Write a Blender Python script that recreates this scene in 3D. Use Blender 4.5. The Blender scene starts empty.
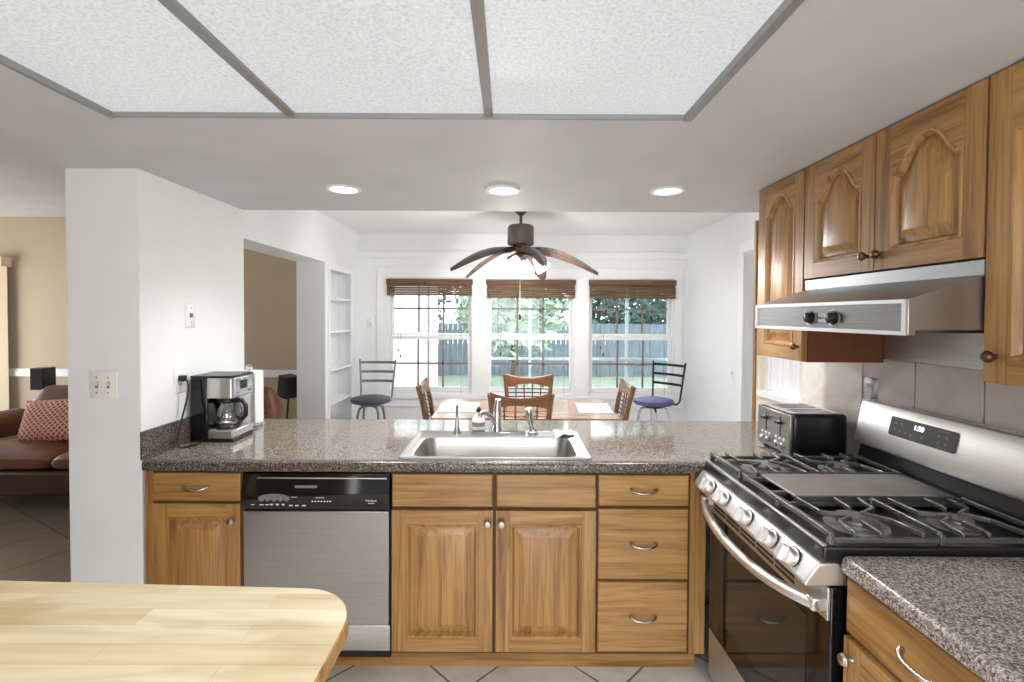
import bpy, bmesh, math, random
from mathutils import Vector, Matrix
random.seed(7)
R = math.radians
PI = math.pi
sc = bpy.context.scene
COL = sc.collection

# ------------------------------------------------------------------ camera
cam_d = bpy.data.cameras.new('camera'); cam = bpy.data.objects.new('camera', cam_d); COL.objects.link(cam)
cam.location = (0, 0, 1.5); cam.rotation_euler = (Matrix.Rotation(R(90 - 1.2), 3, 'X') @ Matrix.Rotation(R(0.3), 3, 'Z')).to_euler()
cam_d.sensor_width = 36.0; cam_d.lens = 36.0 * 485 / 1024
cam_d.shift_x = 3 / 1024; cam_d.shift_y = -15 / 1024
cam_d.clip_start = 0.05
sc.camera = cam

# ------------------------------------------------------------------ light and exposure
w = bpy.data.worlds.new('sky'); sc.world = w; w.use_nodes = True
wn = w.node_tree.nodes; wl = w.node_tree.links
bg = wn['Background']; bg.inputs['Strength'].default_value = 5.0
wtc = wn.new('ShaderNodeTexCoord'); wsep = wn.new('ShaderNodeSeparateXYZ'); wr = wn.new('ShaderNodeValToRGB')
wl.new(wtc.outputs['Generated'], wsep.inputs[0]); wl.new(wsep.outputs['Z'], wr.inputs[0]); wl.new(wr.outputs[0], bg.inputs[0])
wr.color_ramp.elements[0].position = 0.0; wr.color_ramp.elements[0].color = (1.0, 0.995, 0.985, 1)
wr.color_ramp.elements[1].position = 0.6; wr.color_ramp.elements[1].color = (0.80, 0.90, 1.0, 1)
vs = sc.view_settings
vs.view_transform = 'Standard'; vs.look = 'None'; vs.exposure = 0.32; vs.gamma = 1.0; vs.use_curve_mapping = False
sc.cycles.max_bounces = 10; sc.cycles.diffuse_bounces = 6; sc.cycles.transparent_max_bounces = 12

def lamp(name, kind, loc, power, col=(1, 0.995, 0.985), rot=(0, 0, 0), **kw):
    d = bpy.data.lights.new(name, kind); d.energy = power; d.color = col
    for k, v in kw.items(): setattr(d, k, v)
    o = bpy.data.objects.new(name, d); COL.objects.link(o); o.location = loc; o.rotation_euler = rot
    return o

# ------------------------------------------------------------------ materials
def srgb(r, g, b):
    f = lambda c: (c / 255 / 12.92) if c / 255 <= 0.04045 else ((c / 255 + 0.055) / 1.055) ** 2.4
    return (f(r), f(g), f(b), 1)
def newmat(name):
    m = bpy.data.materials.new(name); m.use_nodes = True
    nt = m.node_tree
    return m, nt, nt.nodes['Principled BSDF']
def nd(nt, kind, **kw):
    n = nt.nodes.new(kind)
    for k, v in kw.items():
        if k in n.inputs: n.inputs[k].default_value = v
        else: setattr(n, k, v)
    return n
def coords(nt, scale=(1, 1, 1), rot=(0, 0, 0), rnd=True):
    tc = nd(nt, 'ShaderNodeTexCoord'); mp = nd(nt, 'ShaderNodeMapping')
    mp.inputs['Scale'].default_value = scale; mp.inputs['Rotation'].default_value = rot
    if rnd:
        oi = nd(nt, 'ShaderNodeObjectInfo'); mu = nd(nt, 'ShaderNodeMath', operation='MULTIPLY'); mu.inputs[1].default_value = 9.0
        nt.links.new(oi.outputs['Random'], mu.inputs[0])
        ad = nd(nt, 'ShaderNodeVectorMath', operation='ADD')
        nt.links.new(tc.outputs['Object'], ad.inputs[0]); nt.links.new(mu.outputs[0], ad.inputs[1]); nt.links.new(ad.outputs[0], mp.inputs[0])
    else:
        nt.links.new(tc.outputs['Object'], mp.inputs[0])
    return mp
def ramp(nt, src, stops):
    r = nd(nt, 'ShaderNodeValToRGB'); el = r.color_ramp.elements
    while len(el) < len(stops): el.new(0.5)
    for e, (p, c) in zip(el, stops): e.position = p; e.color = c
    nt.links.new(src, r.inputs[0]); return r
def mixc(nt, a, b, fac, mode='MIX'):
    m = nd(nt, 'ShaderNodeMix', data_type='RGBA', blend_type=mode)
    for sock, v in ((m.inputs[6], a), (m.inputs[7], b), (m.inputs[0], fac)):
        if isinstance(v, (int, float, tuple)): sock.default_value = v
        else: nt.links.new(v, sock)
    return m.outputs[2]
def bump(nt, p, src, strength=0.1, dist=0.002):
    b = nd(nt, 'ShaderNodeBump'); b.inputs['Strength'].default_value = strength; b.inputs['Distance'].default_value = dist
    nt.links.new(src, b.inputs['Height']); nt.links.new(b.outputs[0], p.inputs['Normal'])
def plain(name, col, rough=0.5, metal=0.0, noise=0.0, nscale=20, bumpv=0.0, coat=0.0, spec=0.5):
    m, nt, p = newmat(name)
    p.inputs['Roughness'].default_value = rough; p.inputs['Metallic'].default_value = metal
    p.inputs['Coat Weight'].default_value = coat; p.inputs['Specular IOR Level'].default_value = spec
    n = nd(nt, 'ShaderNodeTexNoise', Scale=nscale, Detail=4.0)
    nt.links.new(coords(nt).outputs[0], n.inputs['Vector'])
    d = tuple(c * (1 - noise) for c in col[:3]) + (1,); u = tuple(min(1, c * (1 + noise)) for c in col[:3]) + (1,)
    r = ramp(nt, n.outputs[0], [(0.3, d), (0.7, u)]); nt.links.new(r.outputs[0], p.inputs['Base Color'])
    if bumpv: bump(nt, p, n.outputs[0], bumpv)
    return m
def wood(name, dark, mid, light, axis, rough=0.34, sc_=1.0, coat=0.15):
    m, nt, p = newmat(name)
    s = [34 * sc_] * 3; s['XYZ'.index(axis)] = 1.6 * sc_
    mp = coords(nt, s)
    n = nd(nt, 'ShaderNodeTexNoise', Scale=1.0, Detail=5.0, Distortion=0.9); nt.links.new(mp.outputs[0], n.inputs['Vector'])
    s2 = [190 * sc_] * 3; s2['XYZ'.index(axis)] = 6 * sc_
    mp2 = coords(nt, s2); n2 = nd(nt, 'ShaderNodeTexNoise', Scale=1.0, Detail=2.0); nt.links.new(mp2.outputs[0], n2.inputs['Vector'])
    s3 = [5 * sc_] * 3; s3['XYZ'.index(axis)] = 0.9 * sc_
    mp3 = coords(nt, s3); n3 = nd(nt, 'ShaderNodeTexNoise', Scale=1.0, Detail=2.0, Distortion=1.5); nt.links.new(mp3.outputs[0], n3.inputs['Vector'])
    r = ramp(nt, n.outputs[0], [(0.3, dark), (0.47, mid), (0.72, light)])
    r3 = ramp(nt, n3.outputs[0], [(0.35, (0.90, 0.89, 0.87, 1)), (0.65, (1.05, 1.04, 1.03, 1))])
    c = mixc(nt, r.outputs[0], r3.outputs[0], 1.0, 'MULTIPLY')
    r2 = ramp(nt, n2.outputs[0], [(0.36, (0.62, 0.55, 0.46, 1)), (0.5, (1, 1, 1, 1))])
    c = mixc(nt, c, r2.outputs[0], 0.55, 'MULTIPLY')
    nt.links.new(c, p.inputs['Base Color'])
    p.inputs['Roughness'].default_value = rough; p.inputs['Coat Weight'].default_value = coat; p.inputs['Coat Roughness'].default_value = 0.25
    bump(nt, p, n2.outputs[0], 0.08, 0.001)
    return m
def granite(name, stops, rough=0.09, scale=300):
    m, nt, p = newmat(name)
    mp = coords(nt, rnd=False)
    v = nd(nt, 'ShaderNodeTexVoronoi', Scale=scale); nt.links.new(mp.outputs[0], v.inputs['Vector'])
    n = nd(nt, 'ShaderNodeTexNoise', Scale=scale * 0.55, Detail=3.0); nt.links.new(mp.outputs[0], n.inputs['Vector'])
    sp = nd(nt, 'ShaderNodeSeparateColor'); nt.links.new(v.outputs['Color'], sp.inputs[0])
    mx = nd(nt, 'ShaderNodeMath', operation='ADD'); nt.links.new(sp.outputs[0], mx.inputs[0]); nt.links.new(n.outputs[0], mx.inputs[1])
    hf = nd(nt, 'ShaderNodeMath', operation='MULTIPLY'); hf.inputs[1].default_value = 0.5; nt.links.new(mx.outputs[0], hf.inputs[0])
    r = ramp(nt, hf.outputs[0], stops); nt.links.new(r.outputs[0], p.inputs['Base Color'])
    p.inputs['Roughness'].default_value = rough; p.inputs['Specular IOR Level'].default_value = 0.6
    return m
def steel(name, col=(0.60, 0.60, 0.59), rough=0.3, axis='X', var=0.12):
    m, nt, p = newmat(name)
    s = [420] * 3; s['XYZ'.index(axis)] = 5
    n = nd(nt, 'ShaderNodeTexNoise', Scale=1.0, Detail=2.0); nt.links.new(coords(nt, s).outputs[0], n.inputs['Vector'])
    r = ramp(nt, n.outputs[0], [(0.3, tuple(c * (1 - var) for c in col) + (1,)), (0.7, tuple(min(1, c * (1 + var)) for c in col) + (1,))])
    nt.links.new(r.outputs[0], p.inputs['Base Color'])
    p.inputs['Metallic'].default_value = 1.0; p.inputs['Roughness'].default_value = rough
    bump(nt, p, n.outputs[0], 0.05, 0.0005)
    return m
def emit(name, col, strength, base=(0.8, 0.8, 0.8, 1)):
    m, nt, p = newmat(name)
    p.inputs['Base Color'].default_value = base; p.inputs['Emission Color'].default_value = col; p.inputs['Emission Strength'].default_value = strength
    return m
def glassy(name, tint=(1, 1, 1, 1), gloss=0.08, rough=0.02):
    m = bpy.data.materials.new(name); m.use_nodes = True; nt = m.node_tree; nt.nodes.clear()
    out = nd(nt, 'ShaderNodeOutputMaterial'); tr = nd(nt, 'ShaderNodeBsdfTransparent'); gl = nd(nt, 'ShaderNodeBsdfGlossy')
    tr.inputs[0].default_value = tint; gl.inputs['Roughness'].default_value = rough
    fr = nd(nt, 'ShaderNodeFresnel', IOR=1.45); ad = nd(nt, 'ShaderNodeMath', operation='ADD', use_clamp=True); ad.inputs[1].default_value = gloss
    nt.links.new(fr.outputs[0], ad.inputs[0])
    mx = nd(nt, 'ShaderNodeMixShader'); nt.links.new(ad.outputs[0], mx.inputs[0]); nt.links.new(tr.outputs[0], mx.inputs[1]); nt.links.new(gl.outputs[0], mx.inputs[2])
    nt.links.new(mx.outputs[0], out.inputs[0])
    return m

OAKD, OAKM, OAKL = srgb(128, 89, 46), srgb(165, 123, 69), srgb(184, 144, 90)
M = {}
for ax in 'XYZ':
    M['oak' + ax] = wood('oak_' + ax, OAKD, OAKM, OAKL, ax)
M['oakside'] = plain('oak_side_veneer', srgb(112, 64, 32), 0.5, noise=0.1)
M['oakdark'] = plain('oak_reveal', srgb(84, 54, 28), 0.6, noise=0.15)
M['chairwoodX'] = wood('chair_wood_x', srgb(96, 62, 38), srgb(126, 86, 54), srgb(142, 102, 68), 'X', 0.3)
M['chairwoodZ'] = wood('chair_wood_z', srgb(96, 62, 38), srgb(126, 86, 54), srgb(142, 102, 68), 'Z', 0.3)
M['tablewood'] = wood('table_wood', srgb(130, 86, 52), srgb(166, 118, 80), srgb(184, 138, 98), 'X', 0.16, coat=0.5)
M['wall'] = plain('white_wall_paint', srgb(236, 238, 240), 0.55, noise=0.012, nscale=6, bumpv=0.02)
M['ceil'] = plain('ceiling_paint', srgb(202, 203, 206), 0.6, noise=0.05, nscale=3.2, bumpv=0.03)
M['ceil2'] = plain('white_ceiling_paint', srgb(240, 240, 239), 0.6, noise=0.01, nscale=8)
M['trim'] = plain('white_trim_paint', srgb(241, 242, 243), 0.35, noise=0.01)
M['beige'] = plain('beige_wall_paint', srgb(188, 170, 142), 0.6, noise=0.02, nscale=5)
M['laminate'] = granite('granite_laminate', [(0.22, srgb(38, 34, 33)), (0.42, srgb(90, 83, 77)), (0.55, srgb(128, 118, 108)), (0.72, srgb(170, 160, 149))])
M['lamedge'] = granite('granite_laminate_edge', [(0.28, srgb(20, 20, 21)), (0.48, srgb(54, 50, 48)), (0.62, srgb(104, 92, 84)), (0.78, srgb(172, 158, 146))], 0.3)
M['lam2'] = granite('granite_laminate_grey', [(0.22, srgb(66, 60, 62)), (0.42, srgb(120, 110, 108)), (0.55, srgb(152, 141, 136)), (0.75, srgb(196, 187, 180))], 0.22)
M['steelX'] = steel('brushed_steel_x', axis='X'); M['steelY'] = steel('brushed_steel_y', (0.60, 0.615, 0.63), 0.38, axis='Y', var=0.07)
M['steelZ'] = steel('brushed_steel_z', (0.37, 0.366, 0.362), 0.33, axis='X', var=0.06)
M['steelLight'] = steel('light_brushed_steel', (0.80, 0.79, 0.78), 0.42, axis='Y', var=0.05)
M['steelDark'] = steel('dark_brushed_steel', (0.33, 0.33, 0.33), 0.28, axis='Y')
M['chrome'] = plain('chrome', (0.62, 0.62, 0.63, 1), 0.10, 1.0, noise=0.03)
M['nickel'] = plain('brushed_nickel', (0.50, 0.455, 0.40, 1), 0.26, 1.0, noise=0.08)
M['bronze'] = plain('dark_knob_bronze', srgb(104, 82, 62), 0.3, 0.9, noise=0.1)
M['black'] = plain('black_plastic', srgb(22, 22, 23), 0.3, noise=0.1)
M['blackgloss'] = plain('black_gloss', srgb(14, 14, 15), 0.07, noise=0.05)
M['iron'] = plain('cast_iron', srgb(118, 117, 115), 0.26, 0.7, noise=0.15, nscale=60)
M['cap'] = plain('burner_cap', srgb(120, 118, 114), 0.4, 0.5, noise=0.15)
M['griddle'] = plain('griddle_plate', srgb(150, 146, 140), 0.42, 0.6, noise=0.06)
M['white'] = plain('white_plastic', srgb(236, 235, 232), 0.35, noise=0.01)
M['grey'] = plain('grey_plastic', srgb(120, 120, 118), 0.45, noise=0.05)
M['greydark'] = plain('dark_grey_panel', srgb(74, 73, 72), 0.35, noise=0.05)
M['ink'] = plain('white_ink', srgb(225, 225, 225), 0.5)
M['paper'] = plain('paper', srgb(240, 239, 235), 0.7, noise=0.01)
M['cloth'] = plain('pale_cloth', srgb(206, 205, 202), 0.85, noise=0.05, nscale=80, bumpv=0.2)
M['leather'] = plain('brown_leather', srgb(112, 68, 46), 0.36, noise=0.22, nscale=7, bumpv=0.06)
M['leatherdark'] = plain('dark_leather_base', srgb(74, 44, 32), 0.4, noise=0.2, nscale=7)
M['fanhouse'] = plain('fan_housing', srgb(104, 94, 86), 0.42, 0.3, noise=0.06)
M['fanblade'] = wood('fan_blade_wood', srgb(50, 38, 32), srgb(74, 58, 50), srgb(92, 76, 68), 'X', 0.25)
M['rope'] = plain('blind_cord', srgb(150, 140, 126), 0.8)
M['stoolmetal'] = plain('dark_stool_metal', srgb(132, 132, 132), 0.35, 0.6)
M['stoolblack'] = plain('black_stool_metal', srgb(46, 46, 50), 0.3, 0.6)
M['stoolseat'] = plain('navy_vinyl', srgb(66, 66, 84), 0.5, noise=0.06)
M['stoolblue'] = plain('blue_vinyl', srgb(78, 78, 128), 0.5, noise=0.06)
M['muntin'] = plain('taupe_muntin', srgb(138, 124, 112), 0.5)
M['glass'] = glassy('window_glass', (0.97, 0.99, 1, 1), 0.0)
M['carafe'] = glassy('carafe_glass', (0.82, 0.82, 0.80, 1), 0.14, 0.03)
M['clear'] = glassy('clear_plastic', (0.93, 0.93, 0.93, 1), 0.10, 0.1)
M['bulb'] = emit('lit_glass_shade', (1, 0.95, 0.88, 1), 1.3)
M['downlight'] = emit('lit_downlight', (1, 0.98, 0.94, 1), 4.0)
M['led'] = emit('clock_digits', (0.9, 0.95, 1, 1), 2.2)
M['housewhite'] = plain('white_siding', srgb(240, 240, 238), 0.6, noise=0.02)
M['fencewood'] = wood('weathered_fence', srgb(70, 82, 90), srgb(90, 102, 110), srgb(110, 120, 126), 'Z', 0.8, coat=0)
M['bark'] = plain('bark', srgb(96, 84, 72), 0.9, noise=0.3, nscale=12, bumpv=0.3)
M['leafA'] = plain('leaf_green', srgb(98, 120, 96), 0.5, noise=0.25, nscale=3)
M['leafB'] = plain('leaf_pale', srgb(138, 158, 138), 0.5, noise=0.2, nscale=3)
M['leafC'] = plain('leaf_bluegreen', srgb(78, 108, 104), 0.5, noise=0.25, nscale=3)
M['lawn'] = plain('lawn_ground', srgb(112, 120, 100), 0.95, noise=0.25, nscale=5, bumpv=0.4)

def m_prismatic():
    m, nt, p = newmat('prismatic_diffuser')
    n = nd(nt, 'ShaderNodeTexNoise', Scale=120.0, Detail=3.0, Roughness=0.6); nt.links.new(coords(nt).outputs[0], n.inputs['Vector'])
    r = ramp(nt, n.outputs[0], [(0.32, (0.56, 0.59, 0.60, 1)), (0.5, (0.82, 0.86, 0.88, 1)), (0.68, (0.98, 1.0, 1.0, 1))])
    nt.links.new(r.outputs[0], p.inputs['Emission Color']); p.inputs['Emission Strength'].default_value = 0.42
    p.inputs['Base Color'].default_value = (0.36, 0.37, 0.385, 1); p.inputs['Roughness'].default_value = 0.4
    bump(nt, p, n.outputs[0], 0.5, 0.004)
    return m
M['prism'] = m_prismatic()
def m_tile(name, size, rot, base, var, grout, gw=0.007, rough=0.28, loc=(0, 0, 0)):
    m, nt, p = newmat(name)
    mp = coords(nt, rot=rot, rnd=False); mp.inputs['Location'].default_value = loc
    b = nd(nt, 'ShaderNodeTexBrick', offset=0.0, offset_frequency=1, squash=1.0)
    b.inputs['Scale'].default_value = 1.0; b.inputs['Brick Width'].default_value = size; b.inputs['Row Height'].default_value = size
    b.inputs['Mortar Size'].default_value = gw; b.inputs['Mortar Smooth'].default_value = 0.1
    b.inputs['Color1'].default_value = base; b.inputs['Color2'].default_value = var; b.inputs['Mortar'].default_value = grout
    nt.links.new(mp.outputs[0], b.inputs['Vector'])
    n = nd(nt, 'ShaderNodeTexNoise', Scale=6.0, Detail=5.0, Distortion=1.0); nt.links.new(mp.outputs[0], n.inputs['Vector'])
    r = ramp(nt, n.outputs[0], [(0.3, (0.84, 0.83, 0.81, 1)), (0.7, (1.05, 1.05, 1.05, 1))])
    c = mixc(nt, b.outputs['Color'], r.outputs[0], 1.0, 'MULTIPLY'); nt.links.new(c, p.inputs['Base Color'])
    p.inputs['Roughness'].default_value = rough
    return m
M['floor'] = m_tile('floor_tile', 0.4365, (0, 0, R(45)), srgb(240, 238, 233), srgb(234, 230, 224), srgb(120, 114, 108), 0.0045, loc=(0.163, 0.095, 0))
M['floor2'] = m_tile('living_floor_tile', 0.4365, (0, 0, R(30)), srgb(128, 112, 96), srgb(118, 104, 90), srgb(70, 62, 54), 0.006)
def m_butcher():
    m, nt, p = newmat('butcher_block')
    mp = coords(nt, (1, 1, 1), rnd=False)
    b = nd(nt, 'ShaderNodeTexBrick', offset=0.37, offset_frequency=2)
    b.inputs['Scale'].default_value = 1.0; b.inputs['Brick Width'].default_value = 0.62; b.inputs['Row Height'].default_value = 0.052
    b.inputs['Mortar Size'].default_value = 0.0004; b.inputs['Bias'].default_value = 0.0
    b.inputs['Color1'].default_value = srgb(236, 224, 194); b.inputs['Color2'].default_value = srgb(220, 200, 160); b.inputs['Mortar'].default_value = srgb(200, 176, 134)
    nt.links.new(mp.outputs[0], b.inputs['Vector'])
    mp2 = coords(nt, (3, 40, 40), rnd=False); n = nd(nt, 'ShaderNodeTexNoise', Scale=1.0, Detail=4.0); nt.links.new(mp2.outputs[0], n.inputs['Vector'])
    r = ramp(nt, n.outputs[0], [(0.3, (0.84, 0.80, 0.72, 1)), (0.65, (1.04, 1.04, 1.04, 1))])
    c = mixc(nt, b.outputs['Color'], r.outputs[0], 0.8, 'MULTIPLY')
    mp3 = coords(nt, (1.5, 6, 3), rnd=False); n3 = nd(nt, 'ShaderNodeTexNoise', Scale=1.6, Detail=4.0, Distortion=0.6); nt.links.new(mp3.outputs[0], n3.inputs['Vector'])
    r3 = ramp(nt, n3.outputs[0], [(0.42, (0.80, 0.74, 0.62, 1)), (0.52, (1, 1, 1, 1)), (0.62, (1, 1, 1, 1)), (0.72, (1.15, 1.18, 1.22, 1))])
    c = mixc(nt, c, r3.outputs[0], 0.8, 'MULTIPLY'); nt.links.new(c, p.inputs['Base Color'])
    p.inputs['Roughness'].default_value = 0.42
    return m
M['butcher'] = m_butcher()
M['butcheredge'] = wood('butcher_edge', srgb(150, 110, 58), srgb(190, 150, 92), srgb(206, 168, 110), 'X', 0.4)
def m_pillow():
    m, nt, p = newmat('red_lattice_fabric')
    a = nd(nt, 'ShaderNodeTexWave', wave_type='BANDS', bands_direction='X', Scale=11.0, Distortion=0.6)
    b = nd(nt, 'ShaderNodeTexWave', wave_type='BANDS', bands_direction='X', Scale=11.0, Distortion=0.6)
    nt.links.new(coords(nt, rot=(0, R(40), 0), rnd=False).outputs[0], a.inputs['Vector']); nt.links.new(coords(nt, rot=(0, R(-40), 0), rnd=False).outputs[0], b.inputs['Vector'])
    mx = nd(nt, 'ShaderNodeMath', operation='MAXIMUM'); nt.links.new(a.outputs['Fac'], mx.inputs[0]); nt.links.new(b.outputs['Fac'], mx.inputs[1])
    r = ramp(nt, mx.outputs[0], [(0.7, srgb(172, 82, 66)), (0.86, srgb(226, 190, 168))]); nt.links.new(r.outputs[0], p.inputs['Base Color'])
    p.inputs['Roughness'].default_value = 0.9
    return m
M['pillow'] = m_pillow()
def m_blind():
    m, nt, p = newmat('woven_bamboo')
    n = nd(nt, 'ShaderNodeTexNoise', Scale=1.0, Detail=2.0); nt.links.new(coords(nt, (3, 60, 260)).outputs[0], n.inputs['Vector'])
    r = ramp(nt, n.outputs[0], [(0.3, srgb(66, 44, 30)), (0.5, srgb(104, 74, 50)), (0.7, srgb(136, 104, 74))]); nt.links.new(r.outputs[0], p.inputs['Base Color'])
    p.inputs['Roughness'].default_value = 0.7; bump(nt, p, n.outputs[0], 0.4, 0.003)
    return m
M['bamboo'] = m_blind()
def m_marble(name, a, b):
    m, nt, p = newmat(name)
    n = nd(nt, 'ShaderNodeTexNoise', Scale=3.2, Detail=6.0, Distortion=2.4); nt.links.new(coords(nt).outputs[0], n.inputs['Vector'])
    r = ramp(nt, n.outputs[0], [(0.35, a), (0.62, b)]); nt.links.new(r.outputs[0], p.inputs['Base Color'])
    p.inputs['Roughness'].default_value = 0.22
    return m
M['marble'] = m_marble('pale_marble_tile', srgb(222, 210, 200), srgb(242, 234, 227))
M['walltile'] = m_marble('mauve_tile', srgb(196, 183, 180), srgb(216, 205, 200))
M['grout'] = plain('dark_grout', srgb(62, 52, 50), 0.8)

# ------------------------------------------------------------------ mesh building
OFF = {}
class MB:
    def __init__(s): s.bm = bmesh.new(); s.k = 0
    def mark(s): s.bm.verts.ensure_lookup_table(); s.k = len(s.bm.verts); return s
    def apply(s, mat):
        s.bm.verts.ensure_lookup_table()
        for v in s.bm.verts[s.k:]: v.co = mat @ v.co
        return s
    def face(s, vs, mi=0):
        try: f = s.bm.faces.new(vs); f.material_index = mi; return f
        except ValueError: return None
    def box(s, x0, x1, y0, y1, z0, z1, mi=0):
        v = [s.bm.verts.new((x, y, z)) for x in (x0, x1) for y in (y0, y1) for z in (z0, z1)]
        for q in ((0, 1, 3, 2), (4, 6, 7, 5), (0, 4, 5, 1), (2, 3, 7, 6), (0, 2, 6, 4), (1, 5, 7, 3)): s.face([v[i] for i in q], mi)
        return s
    def loops(s, loops, mi=0, cap0=True, cap1=True, closed=True):
        L = [[s.bm.verts.new(p) for p in l] for l in loops]
        n = len(L[0])
        for a, b in zip(L, L[1:]):
            for i in range(n if closed else n - 1):
                j = (i + 1) % n; s.face([a[i], a[j], b[j], b[i]], mi)
        if cap0: s.face(L[0][::-1], mi)
        if cap1: s.face(L[-1], mi)
        return s
    def tube(s, pts, r, n=8, mi=0, flat=1.0):
        pts = [Vector(p) for p in pts]; rs = r if isinstance(r, (list, tuple)) else [r] * len(pts)
        loops = []; up = None
        for i, p in enumerate(pts):
            t = (pts[min(i + 1, len(pts) - 1)] - pts[max(i - 1, 0)]).normalized()
            if up is None: up = Vector((0, 0, 1)) if abs(t.z) < 0.9 else Vector((0, 1, 0))
            a = t.cross(up)
            if a.length < 1e-4: a = t.cross(Vector((1, 0, 0)))
            a.normalize(); b = a.cross(t).normalized(); up = b
            loops.append([p + (a * math.cos(q) + b * math.sin(q) * flat) * rs[i] for q in [2 * PI * k / n for k in range(n)]])
        return s.loops(loops, mi)
    def cyl(s, p0, p1, r0, r1=None, n=20, mi=0): return s.tube([p0, p1], [r0, r0 if r1 is None else r1], n, mi)
    def lathe(s, prof, c, axis='Z', n=28, mi=0, cap0=True, cap1=True):
        loops = []
        for r, h in prof:
            ring = []
            for k in range(n):
                a = 2 * PI * k / n; x, y = r * math.cos(a), r * math.sin(a)
                p = {'Z': (x, y, h), 'Y': (x, -h, y), 'X': (-h, x, y), '-X': (h, x, y)}[axis]
                ring.append((c[0] + p[0], c[1] + p[1], c[2] + p[2]))
            loops.append(ring)
        return s.loops(loops, mi, cap0, cap1)
    def prism(s, poly, plane, a, b, mi=0):
        f = {'xz': lambda u, v, t: (u, t, v), 'yz': lambda u, v, t: (t, u, v), 'xy': lambda u, v, t: (u, v, t)}[plane]
        return s.loops([[f(u, v, a) for u, v in poly], [f(u, v, b) for u, v in poly]], mi)
    def rbox(s, x0, x1, y0, y1, z0, z1, r, seg=4, mi=0):
        """box with rounded corners in plan"""
        return s.prism(rrect(x0, x1, y0, y1, r, seg), 'xy', z0, z1, mi)
    def build(s, name, mats, parent=None, bevel=0.0, seg=2, sub=0, ang=38):
        o3 = OFF.get(parent.name, Vector((0, 0, 0))) if parent else Vector((0, 0, 0))
        bm = s.bm
        bmesh.ops.recalc_face_normals(bm, faces=bm.faces)
        for v in bm.verts: v.co -= o3
        me = bpy.data.meshes.new(name); bm.to_mesh(me); bm.free()
        for m in (mats if isinstance(mats, (list, tuple)) else [mats]): me.materials.append(M[m] if isinstance(m, str) else m)
        me.polygons.foreach_set('use_smooth', [True] * len(me.polygons)); me.set_sharp_from_angle(angle=R(ang))
        o = bpy.data.objects.new(name, me); COL.objects.link(o)
        if parent: o.parent = parent
        OFF[o.name] = o3
        if bevel:
            b = o.modifiers.new('b', 'BEVEL'); b.width = bevel; b.segments = seg; b.limit_method = 'ANGLE'; b.angle_limit = R(40)
        if sub:
            q = o.modifiers.new('s', 'SUBSURF'); q.levels = sub; q.render_levels = sub
        return o
def rrect(x0, x1, y0, y1, r, seg=4):
    p = []
    for cx, cy, a0 in ((x1 - r, y1 - r, 0), (x0 + r, y1 - r, 90), (x0 + r, y0 + r, 180), (x1 - r, y0 + r, 270)):
        for k in range(seg + 1):
            a = R(a0 + 90 * k / seg); p.append((cx + r * math.cos(a), cy + r * math.sin(a)))
    return p
def tag(o, label=None, cat=None, group=None, kind=None):
    for k, v in (('label', label), ('category', cat), ('group', group), ('kind', kind)):
        if v: o[k] = v
    return o
def thing(name, label, cat, loc=(0, 0, 0), group=None):
    o = bpy.data.objects.new(name, None); COL.objects.link(o); o.location = loc; o.empty_display_size = 0.1
    OFF[o.name] = Vector(loc)
    return tag(o, label, cat, group)
def dup(root, label=None, loc=None, rotz=None):
    c = root.copy(); COL.objects.link(c)
    if loc: c.location = loc
    if rotz is not None: c.rotation_euler.z = rotz
    if label: c['label'] = label
    for ch in list(root.children):
        d = ch.copy(); COL.objects.link(d); d.parent = c
        for g in list(ch.children):
            e = g.copy(); COL.objects.link(e); e.parent = d
    return c
def struct(name, mb, mats, parent=None, **kw):
    o = mb.build(name, mats, parent, **kw)
    if not parent: o['kind'] = 'structure'
    return o
def text_mesh(s, size, origin, xdir, ydir, name, mat, parent, depth=0.0008, align='CENTER'):
    cu = bpy.data.curves.new('t', 'FONT'); cu.body = s; cu.size = size; cu.extrude = depth; cu.align_x = align; cu.align_y = 'CENTER'
    to = bpy.data.objects.new('t', cu); COL.objects.link(to)
    me = bpy.data.meshes.new_from_object(to.evaluated_get(bpy.context.evaluated_depsgraph_get()))
    bpy.data.objects.remove(to)
    x = Vector(xdir).normalized(); y = Vector(ydir).normalized(); z = x.cross(y)
    off = OFF.get(parent.name, Vector((0, 0, 0)))
    mt = Matrix((x, y, z)).transposed().to_4x4(); mt.translation = Vector(origin) - off
    me.transform(mt); me.name = name; me.materials.clear(); me.materials.append(M[mat])
    o = bpy.data.objects.new(name, me); COL.objects.link(o); o.parent = parent; OFF[o.name] = off
    return o

# ------------------------------------------------------------------ room shell
ZC = 2.08           # dropped kitchen ceiling
ZD = 2.44           # dining room ceiling
m = MB().box(-1.77, 2.3, -3.0, 5.8, -0.1, 0.0); struct('floor', m, 'floor')
m = MB().box(-6.8, -1.77, -3.0, 5.6, -0.1, 0.0); struct('living_room_floor', m, 'floor2')
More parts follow.
